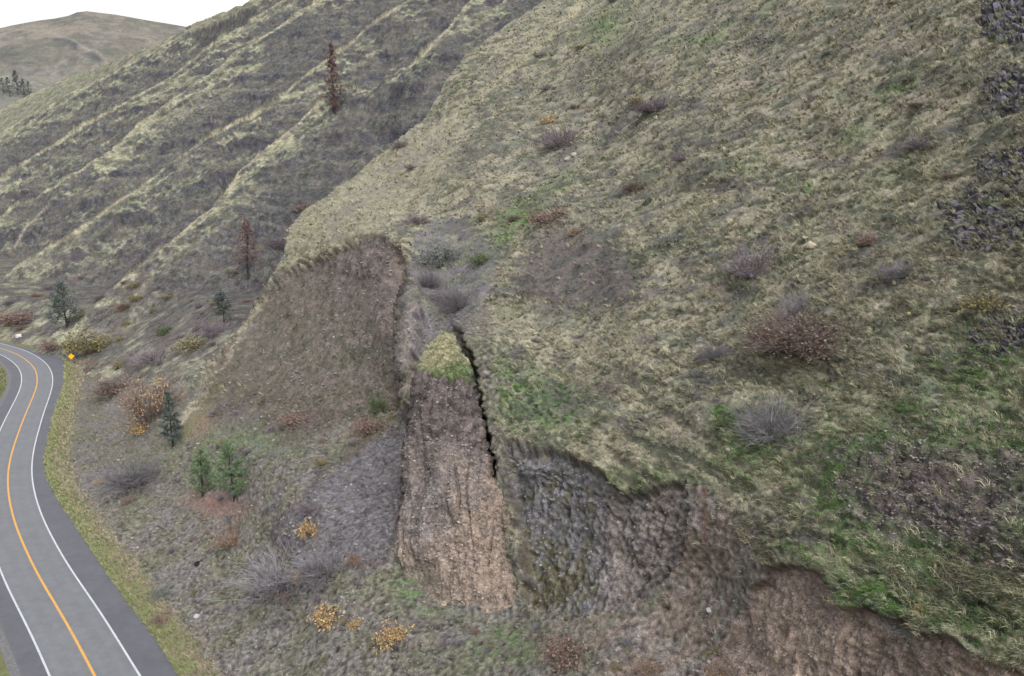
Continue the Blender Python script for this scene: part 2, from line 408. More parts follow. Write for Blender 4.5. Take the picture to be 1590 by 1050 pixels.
    for b in [(800, 340, 40, 18, -25, .8), (870, 290, 30, 12, -30, .4), (1395, 130, 45, 14, -35, .6), (1330, 205, 40, 14, -30, .4), (770, 385, 50, 12, -45, .7), (720, 410, 45, 14, -40, .6), (1130, 655, 22, 18, 0, 1.), (830, 625, 85, 40, 15, .75), (1180, 690, 70, 45, -30, .6), (1010, 745, 90, 14, 0, .6), (1320, 760, 60, 50, 0, .7), (1340, 930, 110, 35, 10, .85), (1540, 590, 90, 60, 0, .5), (1300, 860, 80, 30, 0, .6), (1500, 960, 160, 40, 15, .5), (1250, 740, 50, 60, 0, .3), (940, 40, 26, 40, 40, .5), (1100, 60, 40, 12, -25, .5), (1500, 660, 130, 30, 10, .5), (1240, 290, 40, 10, 0, .4), (1140, 260, 60, 12, -10, .3)]:
        green = np.maximum(green, b[5] * blob(wx, wy, *b[:5]))
    gq = green * sstep(-0.25, 0.35, n1 * 0.6 + nf + t2 * 0.8 + 0.05)
    C = C + (GREEN - C) * np.clip(gq * 1.6, 0, 0.95)[:, None]
    for ln, wd, am in (([(940, 218), (1010, 168), (1110, 158)], 14, .8), ([(1040, 240), (1180, 200)], 11, .6), ([(1375, 245), (1420, 215), (1490, 190)], 11, .75), ([(1050, 275), (1160, 288)], 13, .6), ([(880, 130), (990, 60)], 13, .6), ([(840, 215), (880, 240)], 20, .7), ([(1180, 325), (1300, 318)], 12, .5), ([(700, 262), (780, 200)], 12, .6), ([(1020, 380), (1080, 420)], 16, .5), ([(1200, 50), (1290, 110)], 14, .5), ([(900, 330), (990, 280)], 12, .5), ([(1450, 330), (1500, 300)], 12, .6), ([(1330, 460), (1420, 420)], 12, .45), ([(820, 640), (960, 600)], 26, .5)):
        dd, _, _, _ = seg_dist(wx, wy, ln)
        dk = np.maximum(dk, am * np.exp(-(dd / wd) ** 2) * sstep(-0.45, 0.15, n1 * 0.5 + n3 * 0.6 + t1))
    C = C + (lin(92, 90, 92) - C) * dk[:, None]
    for cx_, cy_, rx_, ry_, an_ in ((1400, 75, 70, 18, -10), (1440, 150, 40, 30, -40), (1280, 170, 60, 14, -10), (1150, 130, 60, 12, -15), (1230, 240, 60, 10, 0), (1000, 110, 60, 14, -25), (1310, 345, 40, 14, 20)):
        C = C + (lin(166, 150, 132) - C) * (0.6 * blob(wx, wy, cx_, cy_, rx_, ry_, an_) * sstep(-0.4, 0.1, n1 + 0.5 * nf))[:, None]
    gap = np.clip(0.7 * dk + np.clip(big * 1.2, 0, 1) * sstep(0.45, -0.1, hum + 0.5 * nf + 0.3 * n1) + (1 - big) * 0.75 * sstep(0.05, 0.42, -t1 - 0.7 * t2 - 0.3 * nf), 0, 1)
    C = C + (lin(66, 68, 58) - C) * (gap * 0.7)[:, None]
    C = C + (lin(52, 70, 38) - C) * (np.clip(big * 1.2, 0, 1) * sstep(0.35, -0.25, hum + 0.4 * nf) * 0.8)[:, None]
    C = C + (lin(110, 100, 95) - C) * (0.75 * soil * sstep(-0.5, 0.3, n3 + n1 * 0.5))[:, None]
    pale = np.clip(pmask(wx, wy, [(445, 418), (520, 384), (575, 362), (640, 320), (700, 250), (690, 190), (600, 240), (480, 325), (450, 350)], 14) * 0.42 + 0.5 * blob(wx, wy, 770, 495, 70, 14, -25), 0, 1)
    C = C + (PALE - C) * (pale * 0.8)[:, None]
    # pale crest trails on the spur
    for a, bq, wd in (([(590, 285), (690, 193), (813, 93), (905, 5)], 0.85, 3.5), ([(655, 345), (720, 295), (800, 270)], 0.6, 3.0), ([(720, 500), (760, 478), (800, 458)], .6, 4.0), ([(1020, 285), (1090, 245), (1200, 230)], .4, 5.0), ([(1040, 330), (1150, 300), (1280, 320)], .4, 4.0), ([(1230, 870), (1400, 868), (1600, 905)], 0.6, 7.0)):
        dd, _, _, _ = seg_dist(wx, wy, a)
        C = C + (PALE - C) * (bq * np.exp(-(dd / wd) ** 2))[:, None]
    dd, _, _, _ = seg_dist(wx, wy, [(680, 215), (600, 275), (520, 350)])
    C = C + (lin(118, 112, 110) - C) * (0.6 * np.exp(-(dd / 20) ** 2) * sstep(-0.4, 0.2, t1 + 0.5 * n3))[:, None]
    # rock debris right
    k = (rr * sstep(-0.35, 0.25, n1 + 0.5 * nf + 0.2))[:, None]
    C = C + (lin(76, 67, 67) * (1 + 0.9 * nf[:, None]) - C) * k * 0.9
    C = C + (lin(74, 102, 48) - C) * (np.clip(4 * rrw * (1 - rrw), 0, 1) * sstep(-0.3, 0.15, n1 + 0.5 * nf + 0.5 * n3) * 0.85)[:, None]
    # bare ground
    tn = fbm(P32 / 4.0, 3, 131.0); tn2 = fbm(P32 / 0.9, 2, 141.0)
    B = TALUS[None] + (OLIVE * 0.92 - TALUS)[None] * (0.85 * sstep(-0.25, 0.35, tn + 0.4 * tn2))[:, None]
    B = B + (BLUE - B) * (0.6 * sstep(0.1, 0.5, -tn + 0.4 * n1))[:, None]
    B = B + (DIRT - B) * (0.5 * sstep(0.0, 0.5, fbm(P32 / 7.0, 2, 151.0)))[:, None]
    B = B * (1 + 0.9 * nf + 0.45 * tn2 + 0.3 * n1)[:, None]
    rust = blob(wx, wy, 335, 785, 40, 18, 8) + 0.7 * blob(wx, wy, 310, 655, 20, 25, 45) + 0.5 * blob(wx, wy, 560, 665, 28, 12, -25) + .5 * blob(wx, wy, 470, 650, 34, 10, -20)
    B = B + (lin(140, 102, 90) - B) * np.clip(rust, 0, 1)[:, None] * 0.85
    B = B + (GREEN * 1.05 - B) * (np.clip(blob(wx, wy, 655, 925, 42, 28, 20) * 0.8 + blob(wx, wy, 590, 620, 12, 38, 8) * 0.8 + 0.55 * blob(wx, wy, 790, 1010, 60, 30, 0) + 0.5 * blob(wx, wy, 360, 690, 90, 28, -10), 0, 1))[:, None] * sstep(-.5, .3, n1)[:, None]
    sc = PINK[None] + (BROWN - PINK)[None] * sstep(-0.3, 0.4, tn + 0.5 * gull - 0.2)[:, None]
    sc = sc + (OLIVE * 0.72 - sc) * (0.62 * sstep(420, 520, PY + 60 * tn + 0.4 * (560 - PX)) * sstep(-0.3, 0.25, tn2 + tn + 0.1))[:, None]
    sc = sc + (lin(140, 122, 106) - sc) * (0.7 * np.exp(-((PX - 622) / 14) ** 2))[:, None]
    sc = sc * (1 + 0.8 * nf + 0.45 * n1)[:, None]
    sp = BLUE[None] + (MOSS - BLUE)[None] * 0.85 * sstep(0.0, 0.4, 0.6 * fbm(P32 / 2.2, 3, 161.0) + 0.5 * fbm(P32 / 0.7, 2, 163.0) - 0.06 + 0.4 * blob(wx, wy, 850, 900, 60, 40, 0) + 0.1)[:, None]
    sp = sp + (DIRT - sp) * (0.85 * sstep(900, 960, PX + 14 * n3))[:, None] * sstep(-0.5, 0.4, tn + 0.2)[:, None]
    sp = sp * (1.1 + 0.9 * nf + 0.25 * colu + 0.4 * n1 - 0.1)[:, None]
    rs = lin(176, 154, 134)[None] + (lin(138, 120, 108) - lin(176, 154, 134))[None] * sstep(-0.2, 0.6, gull * 0.7 + tn)[:, None]
    dl, _, _, _ = seg_dist(wx, wy, [(1250, 880), (1290, 912), (1312, 946), (1400, 962), (1470, 996)])
    rs = rs + (lin(150, 120, 112) - rs) * (0.7 * np.exp(-(dl / 14) ** 2))[:, None]
    rs = rs * (1 + 0.35 * nf + 0.2 * n1)[:, None]
    sb = lin(118, 111, 104)[None] + (lin(96, 98, 78) - lin(118, 111, 104))[None] * sstep(-0.3, 0.3, tn + 0.6 * tn2)[:, None]
    sb = sb + (lin(130, 110, 100) - sb) * (0.6 * sstep(0.0, 0.5, gull * 0.8 + tn - 0.1))[:, None]
    sb = sb * (1 + 0.9 * nf + 0.4 * n1)[:, None]
    for wgt, col in ((tal, B), (scb, sb), (gul * (0.55 + 0.4 * sstep(-.3, .3, n3)), (lin(98, 100, 96)[None] + (lin(112, 106, 108) - lin(98, 100, 96))[None] * sstep(-.2, .3, tn + n3 * .5)[:, None]) * (1 + 0.4 * nf + 0.4 * n1)[:, None]), (smo, lin(103, 99, 101)[None] * (1 + 0.7 * nf + 0.35 * n1 + 0.3 * tn2)[:, None]), (scarp, sp), (scar, sc), (rsc, rs)):
        C = C * (1 - wgt[:, None]) + col * wgt[:, None]
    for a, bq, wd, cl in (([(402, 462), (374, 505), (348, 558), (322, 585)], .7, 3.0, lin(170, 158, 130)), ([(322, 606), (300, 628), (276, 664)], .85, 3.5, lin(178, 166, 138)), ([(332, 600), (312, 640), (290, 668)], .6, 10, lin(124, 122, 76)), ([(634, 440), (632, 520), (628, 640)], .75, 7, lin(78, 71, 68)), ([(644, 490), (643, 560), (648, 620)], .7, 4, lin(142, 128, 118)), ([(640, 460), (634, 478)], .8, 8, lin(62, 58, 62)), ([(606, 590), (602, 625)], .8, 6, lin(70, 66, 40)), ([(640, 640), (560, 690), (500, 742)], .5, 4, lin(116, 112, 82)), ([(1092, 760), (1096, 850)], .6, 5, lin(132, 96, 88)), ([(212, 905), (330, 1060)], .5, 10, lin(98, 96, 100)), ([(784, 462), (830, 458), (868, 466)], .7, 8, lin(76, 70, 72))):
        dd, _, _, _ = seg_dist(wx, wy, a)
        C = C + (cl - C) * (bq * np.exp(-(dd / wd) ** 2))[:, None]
    # dark reddish brown band along the broken rims
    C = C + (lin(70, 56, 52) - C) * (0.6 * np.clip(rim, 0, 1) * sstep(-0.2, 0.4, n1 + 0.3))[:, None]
    # road verge: yellow-green grass along the ditch
    P3 = P.astype(np.float32)
    vg = 0.8 * sstep(0.7, 0.0, P32[:, 2] - 0.4 * n1)
    C = C + (lin(128, 124, 88) - C) * vg[:, None]
    idx = np.arange(NX * NY).reshape(NY, NX)
    F = np.stack([idx[:-1, :-1], idx[1:, :-1], idx[1:, 1:], idx[:-1, 1:]], -1).reshape(-1, 4)
    keep = ~(out & (d > 34))
    F = F[keep[F].all(1)]
    used = np.zeros(len(P), bool); used[F.ravel()] = True
    remap_i = np.cumsum(used) - 1
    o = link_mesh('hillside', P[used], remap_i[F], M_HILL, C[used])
    tag(o, kind='structure')
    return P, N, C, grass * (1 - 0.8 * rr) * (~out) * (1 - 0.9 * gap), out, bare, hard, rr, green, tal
NP_, NN_, NC_, NGR, NOUT, NBARE, NHARD, NRR, NGREEN, NTAL = build_near()
def near_idx(px, py):
    i = np.clip(np.searchsorted(GX, px), 1, NX - 1); i = i - (np.abs(GX[i - 1] - px) < np.abs(GX[i] - px))
    j = np.clip(np.searchsorted(GY, py), 1, NY - 1); j = j - (np.abs(GY[j - 1] - py) < np.abs(GY[j] - py))
    return j * NX + i

# ------------------------------------------------------------------ the split-off pillar
PIL = [(664, 541), (646, 574), (634, 650), (627, 760), (610, 850), (636, 905), (690, 962), (745, 985), (798, 940), (807, 885), (795, 800), (769, 738), (760, 700), (751, 660), (742, 620), (735, 585), (729, 567), (716, 543), (702, 519), (688, 515)]
def build_pillar():
    S = TPS([(664, 541, 90.5), (690, 516, 92), (704, 522, 91), (716, 545, 88.5), (733, 580, 86), (646, 574, 88), (690, 560, 86.5), (690, 582, 84.5), (660, 586, 85.5), (634, 650, 85.5), (690, 650, 82.0), (740, 640, 84.5), (627, 760, 83.5), (700, 760, 78.2), (765, 745, 80.0),
             (650, 850, 80.4), (720, 860, 76.4), (770, 840, 75.6), (690, 900, 76.4), (750, 920, 74.0)] + [
             (qx_, qy_, 100.0 / float(inv_depth(np.array([qx_], np.float32), np.array([qy_], np.float32))[0][0]) * kk) for qx_, qy_, kk in ((610, 850, 1.006), (622, 890, 1.006), (645, 920, 1.005), (690, 962, 1.006), (745, 990, 1.008), (800, 950, 1.006), (720, 940, .995), (660, 885, .988), (780, 920, .993), (782, 775, 1.003), (797, 820, 1.004), (808, 880, 1.005))])
    gx = np.arange(560, 860, 1.3, np.float32); gy = np.arange(470, 1040, 1.3, np.float32)
    X, Y = [a.ravel() for a in np.meshgrid(gx, gy)]
    iz = S(X, Y)
    jit = (1.5 * np.sin(Y * 0.13) + 1.6 * np.sin(Y * 0.33 + 2) + 0.5 * np.sin(Y * 0.71)).astype(np.float32)
    XJ = X + jit
    d, _, qx, qy = seg_dist(XJ, Y, PIL, True); qx = qx - jit
    ins = inside(XJ, Y, PIL); sd = np.where(ins, d, -d)
    P = pt(X, Y, 100.0 / iz)
    k = sd < 0
    Qp = pt(qx[k], qy[k], 100.0 / S(qx[k], qy[k]))
    ray = Qp - np.array([0, 0, CAM_H]); ray /= np.linalg.norm(ray, axis=1)[:, None]
    ray[:, 2] -= 0.12; 
    P[k] = Qp + ray * (-sd[k])[:, None] * 0.33
    # rounded shoulders towards the outline
    e0 = 0.8 * sstep(930, 800, Y)
    e = e0 * ((1 - np.clip(sd / 12, 0, 1)) ** 2 * (sd >= 0) + (sd < 0))
    rayi = P - np.array([0, 0, CAM_H]); rayi /= np.linalg.norm(rayi, axis=1)[:, None]
    P = P + rayi * e[:, None]
    P32 = P.astype(np.float32)
    A = np.stack([P32[:, 0], P32[:, 1], P32[:, 2]], 1)
    rill = fbm(A * np.array([0.7, 0.16, 0.1], np.float32), 3, 11.0, ridged=True)
    colu = fbm(A * np.array([1.7, 0.3, 0.25], np.float32), 2, 21.0, ridged=True)
    n2 = fbm(P32 / 2.4, 3, 31.0); n5 = fbm(P32 * np.array([0.2, 0.2, 0.11], np.float32), 2, 37.0); n1 = perlin(P32 / 0.9, 41.0)
    blk = np.floor((fbm(P32 * np.array([0.45, 0.45, 0.3], np.float32), 2, 91.0) + 1) * 5) / 5 - 1
    groove = np.clip(1 - np.abs(perlin(A * np.array([0.5, 0.1, 0.06], np.float32), 95.0)) / 0.08, 0, 1) * (Y < 880); nf = perlin(P32 / 0.4, 51.0)
    cap = sstep(588, 574, Y + 16 * n1 + 9 * nf - 0.12 * (X - 690))
    disp = (0.28 * (rill - 0.3) + 0.08 * colu + 0.3 * n2 + 1.5 * n5 - 0.5 * groove + 0.13 * fbm(P32 * np.array([1.3, 0.25, 0.2], np.float32), 3, 61.0, ridged=True) + 0.28 * fbm(P32 / 1.2, 3, 62.0)) * (1 - cap) + cap * (0.25 * n2 + 0.12 * n1 + 0.06 * nf) + 0.06 * n1 + 0.05 * nf
    G = P.reshape(len(gy), len(gx), 3)
    N = np.cross(np.gradient(G, axis=1), np.gradient(G, axis=0)).reshape(-1, 3); N /= np.linalg.norm(N, axis=1)[:, None] + 1e-9
    N[(N * (np.array([0, 0, CAM_H]) - P)).sum(1) < 0] *= -1
    P = P + N * (disp * np.where(k, 0.6, sstep(-4, 10, sd) * 0.75 + 0.25))[:, None]
    C = lin(118, 106, 98)[None] + (lin(144, 124, 106) - lin(118, 106, 98))[None] * sstep(-0.3, 0.4, n2 + 0.004 * (Y - 760) + 0.004 * (X - 720))[:, None]
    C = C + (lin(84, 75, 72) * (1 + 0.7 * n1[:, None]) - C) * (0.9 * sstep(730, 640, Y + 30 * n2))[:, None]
    C = C + (lin(122, 120, 120) - C) * (0.75 * blob(X, Y, 668, 800, 34, 60, 5) * sstep(-0.4, 0.3, n2 + n1 * .5))[:, None]
    C = C + (lin(108, 104, 84) - C) * (0.7 * blob(X, Y, 650, 905, 40, 32, 20) + 0.4 * blob(X, Y, 720, 960, 50, 25))[:, None]
    C = C + (lin(114, 111, 96) - C) * (0.8 * sstep(16, -4, sd + 8 * n1) * sstep(800, 880, Y) * sstep(790, 740, X))[:, None]
    C = C * (1 + 0.6 * nf + 0.3 * n1 + 0.35 * (rill - 0.3))[:, None]
    cc = PALE[None] * 1.12 + (LGREEN - PALE * 1.12)[None] * sstep(-0.2, 0.35, n1 + 0.4 * nf + 0.012 * (X - 690))[:, None]
    cc = cc + (GREEN - cc) * (sstep(560, 580, Y + 5 * n1) * 0.7)[:, None]
    C = C * (1 - cap[:, None]) + cc * cap[:, None]
    idx = np.arange(len(X)).reshape(len(gy), len(gx))
    F = np.stack([idx[:-1, :-1], idx[1:, :-1], idx[1:, 1:], idx[:-1, 1:]], -1).reshape(-1, 4)
    keep = (sd > -26)
    F = F[keep[F].all(1)]
    used = np.zeros(len(P), bool); used[F.ravel()] = True
    ri = np.cumsum(used) - 1
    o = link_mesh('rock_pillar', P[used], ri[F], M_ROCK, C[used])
    tag(o, 'tall brown earth and rock pillar with a pale grass cap, split from the hillside by a dark crack', 'rock pillar')
    return X, Y, P, N, C, cap * (sd > 0)
PLX, PLY, PLP, PLN, PLC, PLCAP = build_pillar()
# ------------------------------------------------------------------ far mountainside with its spurs and gullies
FE, FC = np.array([0.7146, 0.6995]), np.array([-0.6995, 0.7146])
FG = 0.664
FW0 = -168 * FE[0] + 250 * FE[1]
F_N = (0.474, 0.464, 0.474 * 168 - 0.464 * 250)
CRESTS_PX = [[(330, 330), (400, 243), (500, 160), (585, 125), (637, 100), (690, 57), (743, 7)],
             [(150, 333), (233, 277), (333, 213), (417, 157), (500, 97), (530, 75), (560, 48), (610, 20)],
             [(20, 325), (90, 290), (143, 257), (240, 177), (360, 90), (430, 45), (467, 20)],
             [(10, 270), (85, 227), (200, 157), (320, 80), (400, 25)],
             [(0, 205), (100, 152), (190, 105), (290, 52), (390, 10)],
             [(-60, 196), (0, 170), (100, 122), (200, 85), (290, 41), (330, 30), (385, 3), (450, -40)]]
CREST_SW = []
for ln in CRESTS_PX:
    a = []
    for (px, py) in ln:
        p = pt(px, py, on_plane(px, py, F_N)); a.append((p[:2] @ FE, p[:2] @ FC))
    a.sort(); CREST_SW.append(np.array(a))
def crest_s(i, w):
    a = CREST_SW[i]; k = (a[-1, 1] - a[0, 1]) / (a[-1, 0] - a[0, 0]); m = (a[:, 1].mean() - k * a[:, 0].mean())
    lo = a[0, 1] + 0.5 * k * (np.minimum(w, a[0, 0]) - a[0, 0]); 
    return np.interp(w, a[:, 0], a[:, 1]) + 0.5 * k * (np.minimum(w - a[0, 0], 0) + np.maximum(w - a[-1, 0], 0))
_f = np.stack([ground(118, 560, 0.0), pt(300, 588, 163), pt(345, 541, 172)])
_a, _b = ground(112, 551, 0.0), ground(-40, 521.5, 0.0)
F2P = _a[:2]; F2N = np.array([-(_b - _a)[1], (_b - _a)[0]]); F2N /= np.linalg.norm(F2N); F2N *= np.sign(F2N[1])
FAN = np.linalg.solve(np.c_[_f[:, :2], np.ones(3)], _f[:, 2])
def far_h(x, y, fine=True):
    x, y = np.asarray(x, float).ravel(), np.asarray(y, float).ravel()
    w = x * FE[0] + y * FE[1]; s = x * FC[0] + y * FC[1]
    P0 = np.stack([x, y, np.zeros_like(x)], 1).astype(np.float32)
    wob = 8 * fbm(P0 / 70.0, 3, 3.0) + 1.6 * perlin(P0 / 17.0, 8.0)
    h = FG * (w - FW0)
    S = np.stack([crest_s(i, w) for i in range(len(CREST_SW))], 0)
    S = np.maximum.accumulate(S + np.arange(len(S))[:, None] * 0.01, 0)
    ss = s + wob
    drop = np.zeros_like(x); tt = np.ones_like(x)
    up = sstep(-8, 45, w - FW0)
    dn = np.clip(fbm(np.stack([s / 45.0, w / 60.0, np.zeros_like(s)], 1), 2, 49.0) * 1.3, -.75, .75)
    for i in range(len(S) - 1):
        sp = np.maximum(S[i + 1] - S[i], 6.0)
        t = (ss - S[i]) / sp
        m = (t >= 0) & (t < 1)
        dep = np.clip(0.50 * sp, 5, 46) * (1 + 0.45 * dn) * (0.35 + 0.65 * up)
        if i == len(S) - 2: dep = np.clip(0.12 * sp, 2, 8)
        tri = np.where(t < 0.34, t / 0.34, (1 - t) / 0.66)
        tt[m] = t[m]
        drop[m] = (dep * np.clip(tri, 0, 1) ** 0.9)[m]
        # small side ribs on the flanks of each spur
    m = ss < S[0]
    drop[m] = np.minimum(22, 0.42 * (S[0] - ss)[m]) * (0.35 + 0.65 * up[m]); tt[m] = 1 - np.minimum(1, (S[0] - ss)[m] / 60)
    m = ss >= S[-1]
    drop[m] = 1.6 * (ss - S[-1])[m]; tt[m] = 1.0 + 0.01 * (ss - S[-1])[m]
    h = h - drop
    lm = np.where(ss >= S[-2], 0.25, 1.0)
    n40 = fbm(P0 / 42.0, 3, 13.0); rib = fbm(np.stack([s / 15.0, w / 70.0, np.zeros_like(s)], 1), 3, 23.0, ridged=True)
    h = h + 4.5 * n40 * up * lm + 3.6 * (rib - 0.3) * up * lm
    # basalt steps: level layers that stand out in patches
    zz = h + 5 * fbm(P0 / 60.0, 2, 33.0)
    per = 15.0
    f = (zz / per) % 1.0
    step = np.where(f < 0.22, f / 0.22 * 0.62, 0.62 + (f - 0.22) / 0.78 * 0.38)
    amt = sstep(-0.05, 0.35, fbm(P0 / 26.0, 2, 43.0) + 0.1) * up
    h = h + (step - f) * per * amt * 0.5 * lm * sstep(0.99, 0.8, tt)
    cliff = amt * sstep(0.99, 0.85, tt) * (f < 0.26) * sstep(0.02, 0.1, f)
    if fine:
        n9 = fbm(P0 / 9.0, 3, 53.0); n3 = fbm(P0 / 2.8, 2, 63.0)
        crag = fbm(P0 / 6.0, 3, 58.0, ridged=True); gul2 = fbm(np.stack([s / 7.0, w / 45.0, np.zeros_like(s)], 1), 3, 29.0, ridged=True)
        h = h + 1.1 * n9 * (0.3 + 0.7 * up) + 0.7 * n3 * (0.4 + 0.6 * up) + lm * (1.8 * amt + 0.5) * (crag - 0.3) * up * sstep(1.0, 0.9, tt) + lm * 1.7 * (gul2 - 0.3) * up * sstep(1.0, 0.85, tt)
    lowz = 1.2 * fbm(P0 / 14.0, 2, 73.0)
    fan = np.minimum(FAN[0] * x + FAN[1] * y + FAN[2] + 0.8 * fbm(P0 / 8.0, 2, 77.0), 17.0)
    h = np.maximum(h, fan)
    fan2 = np.minimum(0.5 * ((x - F2P[0]) * F2N[0] + (y - F2P[1]) * F2N[1]) - 0.6 + 0.9 * fbm(P0 / 7.0, 2, 78.0), 9.0) - 0.5 * np.maximum(0, x + 112)
    h = np.maximum(h, fan2)
    h = h + (1 - up) * 0.5 * fbm(P0 / 3.0, 2, 79.0)
    floor = -1.0 + 0.0 * x
    h = np.where(h > floor, h, floor)
    return h, cliff, up, drop, tt, (ss >= S[-2])
def far_pt(px, py):
    Zs = np.geomspace(140, 1500, 900)
    P = pt(px, py, Zs); h = far_h(P[:, 0], P[:, 1])[0]
    k = np.nonzero(P[:, 2] < h)[0]
    return P[k[0]] if len(k) else pt(px, py, 400)

DARKS = [([(400, 40), (430, 15), (520, 15), (535, 60), (500, 92), (440, 122), (410, 140), (392, 125), (415, 95)], .85), ([(535, 228), (580, 196), (600, 200), (592, 235), (560, 262), (530, 285), (515, 270)], .8), ([(663, 82), (690, 55), (720, 50), (737, 62), (715, 82)], .85), ([(583, 105), (607, 87), (620, 100), (605, 116), (590, 114)], .8), ([(15, 318), (50, 275), (80, 300), (78, 335), (30, 345)], .75),
         ([(0, 218), (70, 225), (110, 235), (150, 215), (162, 232), (120, 245), (60, 252), (0, 248)], .7), ([(530, 0), (606, 0), (606, 40), (580, 63), (540, 60)], .75), ([(470, 255), (530, 240), (500, 300), (460, 320)], .5), ([(165, 185), (190, 175), (165, 215), (140, 222)], .6), ([(365, 125), (385, 118), (400, 135), (380, 160), (362, 140)], .6), ([(275, 190), (315, 165), (290, 225), (265, 225)], .55), ([(340, 230), (400, 205), (420, 215), (350, 260), (330, 255)], .5), ([(200, 60), (240, 70), (150, 110), (140, 100)], .4), ([(0, 400), (130, 330), (210, 350), (120, 440), (0, 500)], .35), ([(640, 130), (690, 70), (700, 80), (650, 190), (600, 225), (610, 190)], .55)]
def build_far():
    gx = np.arange(-180, 1000, 1.9); gr = np.geomspace(132, 1500, 1400)
    U, R = [a.ravel() for a in np.meshgrid((gx - CX) / FPX, gr)]
    x, y = U * R, R
    h, cliff, up, drop, tt, last = far_h(x, y)
    P = np.stack([x, y, h], 1)
    G = P.reshape(len(gr), len(gx), 3)
    N = np.cross(np.gradient(G, axis=1), np.gradient(G, axis=0)).reshape(-1, 3); N /= np.linalg.norm(N, axis=1)[:, None] + 1e-9
    N[N[:, 2] < 0] *= -1
    px, py, _ = proj(P); px = px.astype(np.float32); py = py.astype(np.float32)
    P32 = P.astype(np.float32)
    n20 = fbm(P32 / 22.0, 3, 83.0); n6 = fbm(P32 / 6.5, 3, 93.0); n2 = fbm(P32 / 2.2, 2, 103.0)
    C = lin(156, 154, 122)[None] + (lin(114, 116, 94) - lin(154, 150, 124))[None] * sstep(-0.3, 0.4, n6 + 0.5 * n20)[:, None]
    crest = (np.exp(-(drop / 1.3) ** 2) * (tt > 0.7) + (tt >= 1)) * up
    C = C + (lin(166, 154, 126) - C) * (0.75 * np.clip(crest, 0, 1) * sstep(-0.35, 0.2, n20 + 0.5 * n6))[:, None]
    steep = 1 - N[:, 2]
    rock = np.clip(sstep(0.25, 0.36, steep + 0.07 * n2) * 0.85 + 0.85 * cliff * sstep(-0.3, 0.0, n6), 0, 1)
    wx = px + 7 * fbm(P32 / 9.0, 2, 113.0); wy = py + 5 * fbm(P32 / 9.0, 2, 123.0)
    for poly, a in DARKS: rock = np.maximum(rock, a * pmask(wx, wy, poly, 5))
    rock = rock * (tt < 0.985) * np.where(last, 0.15, 1)
    rock = np.maximum(rock, 0.85 * sstep(0.86, 0.74, tt + 0.24 * n6 + 0.26 * n20 + 0.12 * n2) * up * np.where(last, 0.3, 1))
    strat = np.sin(2 * np.pi * (P32[:, 2] + 5 * n20) / 6.5 + 2 * n6)
    rock = np.clip(rock * (1 - 0.5 * sstep(0.6, 0.95, strat) * sstep(-0.3, 0.3, n6 - n20)), 0, 1)
    scrub = sstep(0.0, 0.3, n6 + 0.9 * n2 - 0.3 * n20) * 0.7
    C = C + (lin(84, 83, 78) - C) * scrub[:, None]
    C = C + (lin(62, 62, 73)[None] * (1 + 0.35 * n2)[:, None] - C) * (rock * 0.92)[:, None]
    low = sstep(320, 470, py + 30 * n20) * (px < 480)
    C = C + (lin(92, 86, 84) - C) * (0.8 * low * sstep(-0.35, 0.25, n6))[:, None]
    C = C * (1 + 0.6 * n2 + 0.35 * perlin(P32 / 1.1, 133.0))[:, None]
    C = C * (1 - 0.12 * sstep(0.62, 0.4, tt + 0.25 * n6) * up * rock * (~last))[:, None]
    dd, _, _, _ = seg_dist(wx, wy, [(20, 385), (50, 345), (78, 318)])
    C = C + (lin(170, 160, 140) - C) * (0.7 * np.exp(-(dd / 2.2) ** 2))[:, None]
    idx = np.arange(len(x)).reshape(len(gr), len(gx))
    F = np.stack([idx[:-1, :-1], idx[1:, :-1], idx[1:, 1:], idx[:-1, 1:]], -1).reshape(-1, 4)
    keep = h > -0.99
    F = F[keep[F].any(1)]
    used = np.zeros(len(P), bool); used[F.ravel()] = True; ri = np.cumsum(used) - 1
    tag(link_mesh('mountainside', P[used], ri[F], M_FAR, C[used]), kind='structure')
build_far()

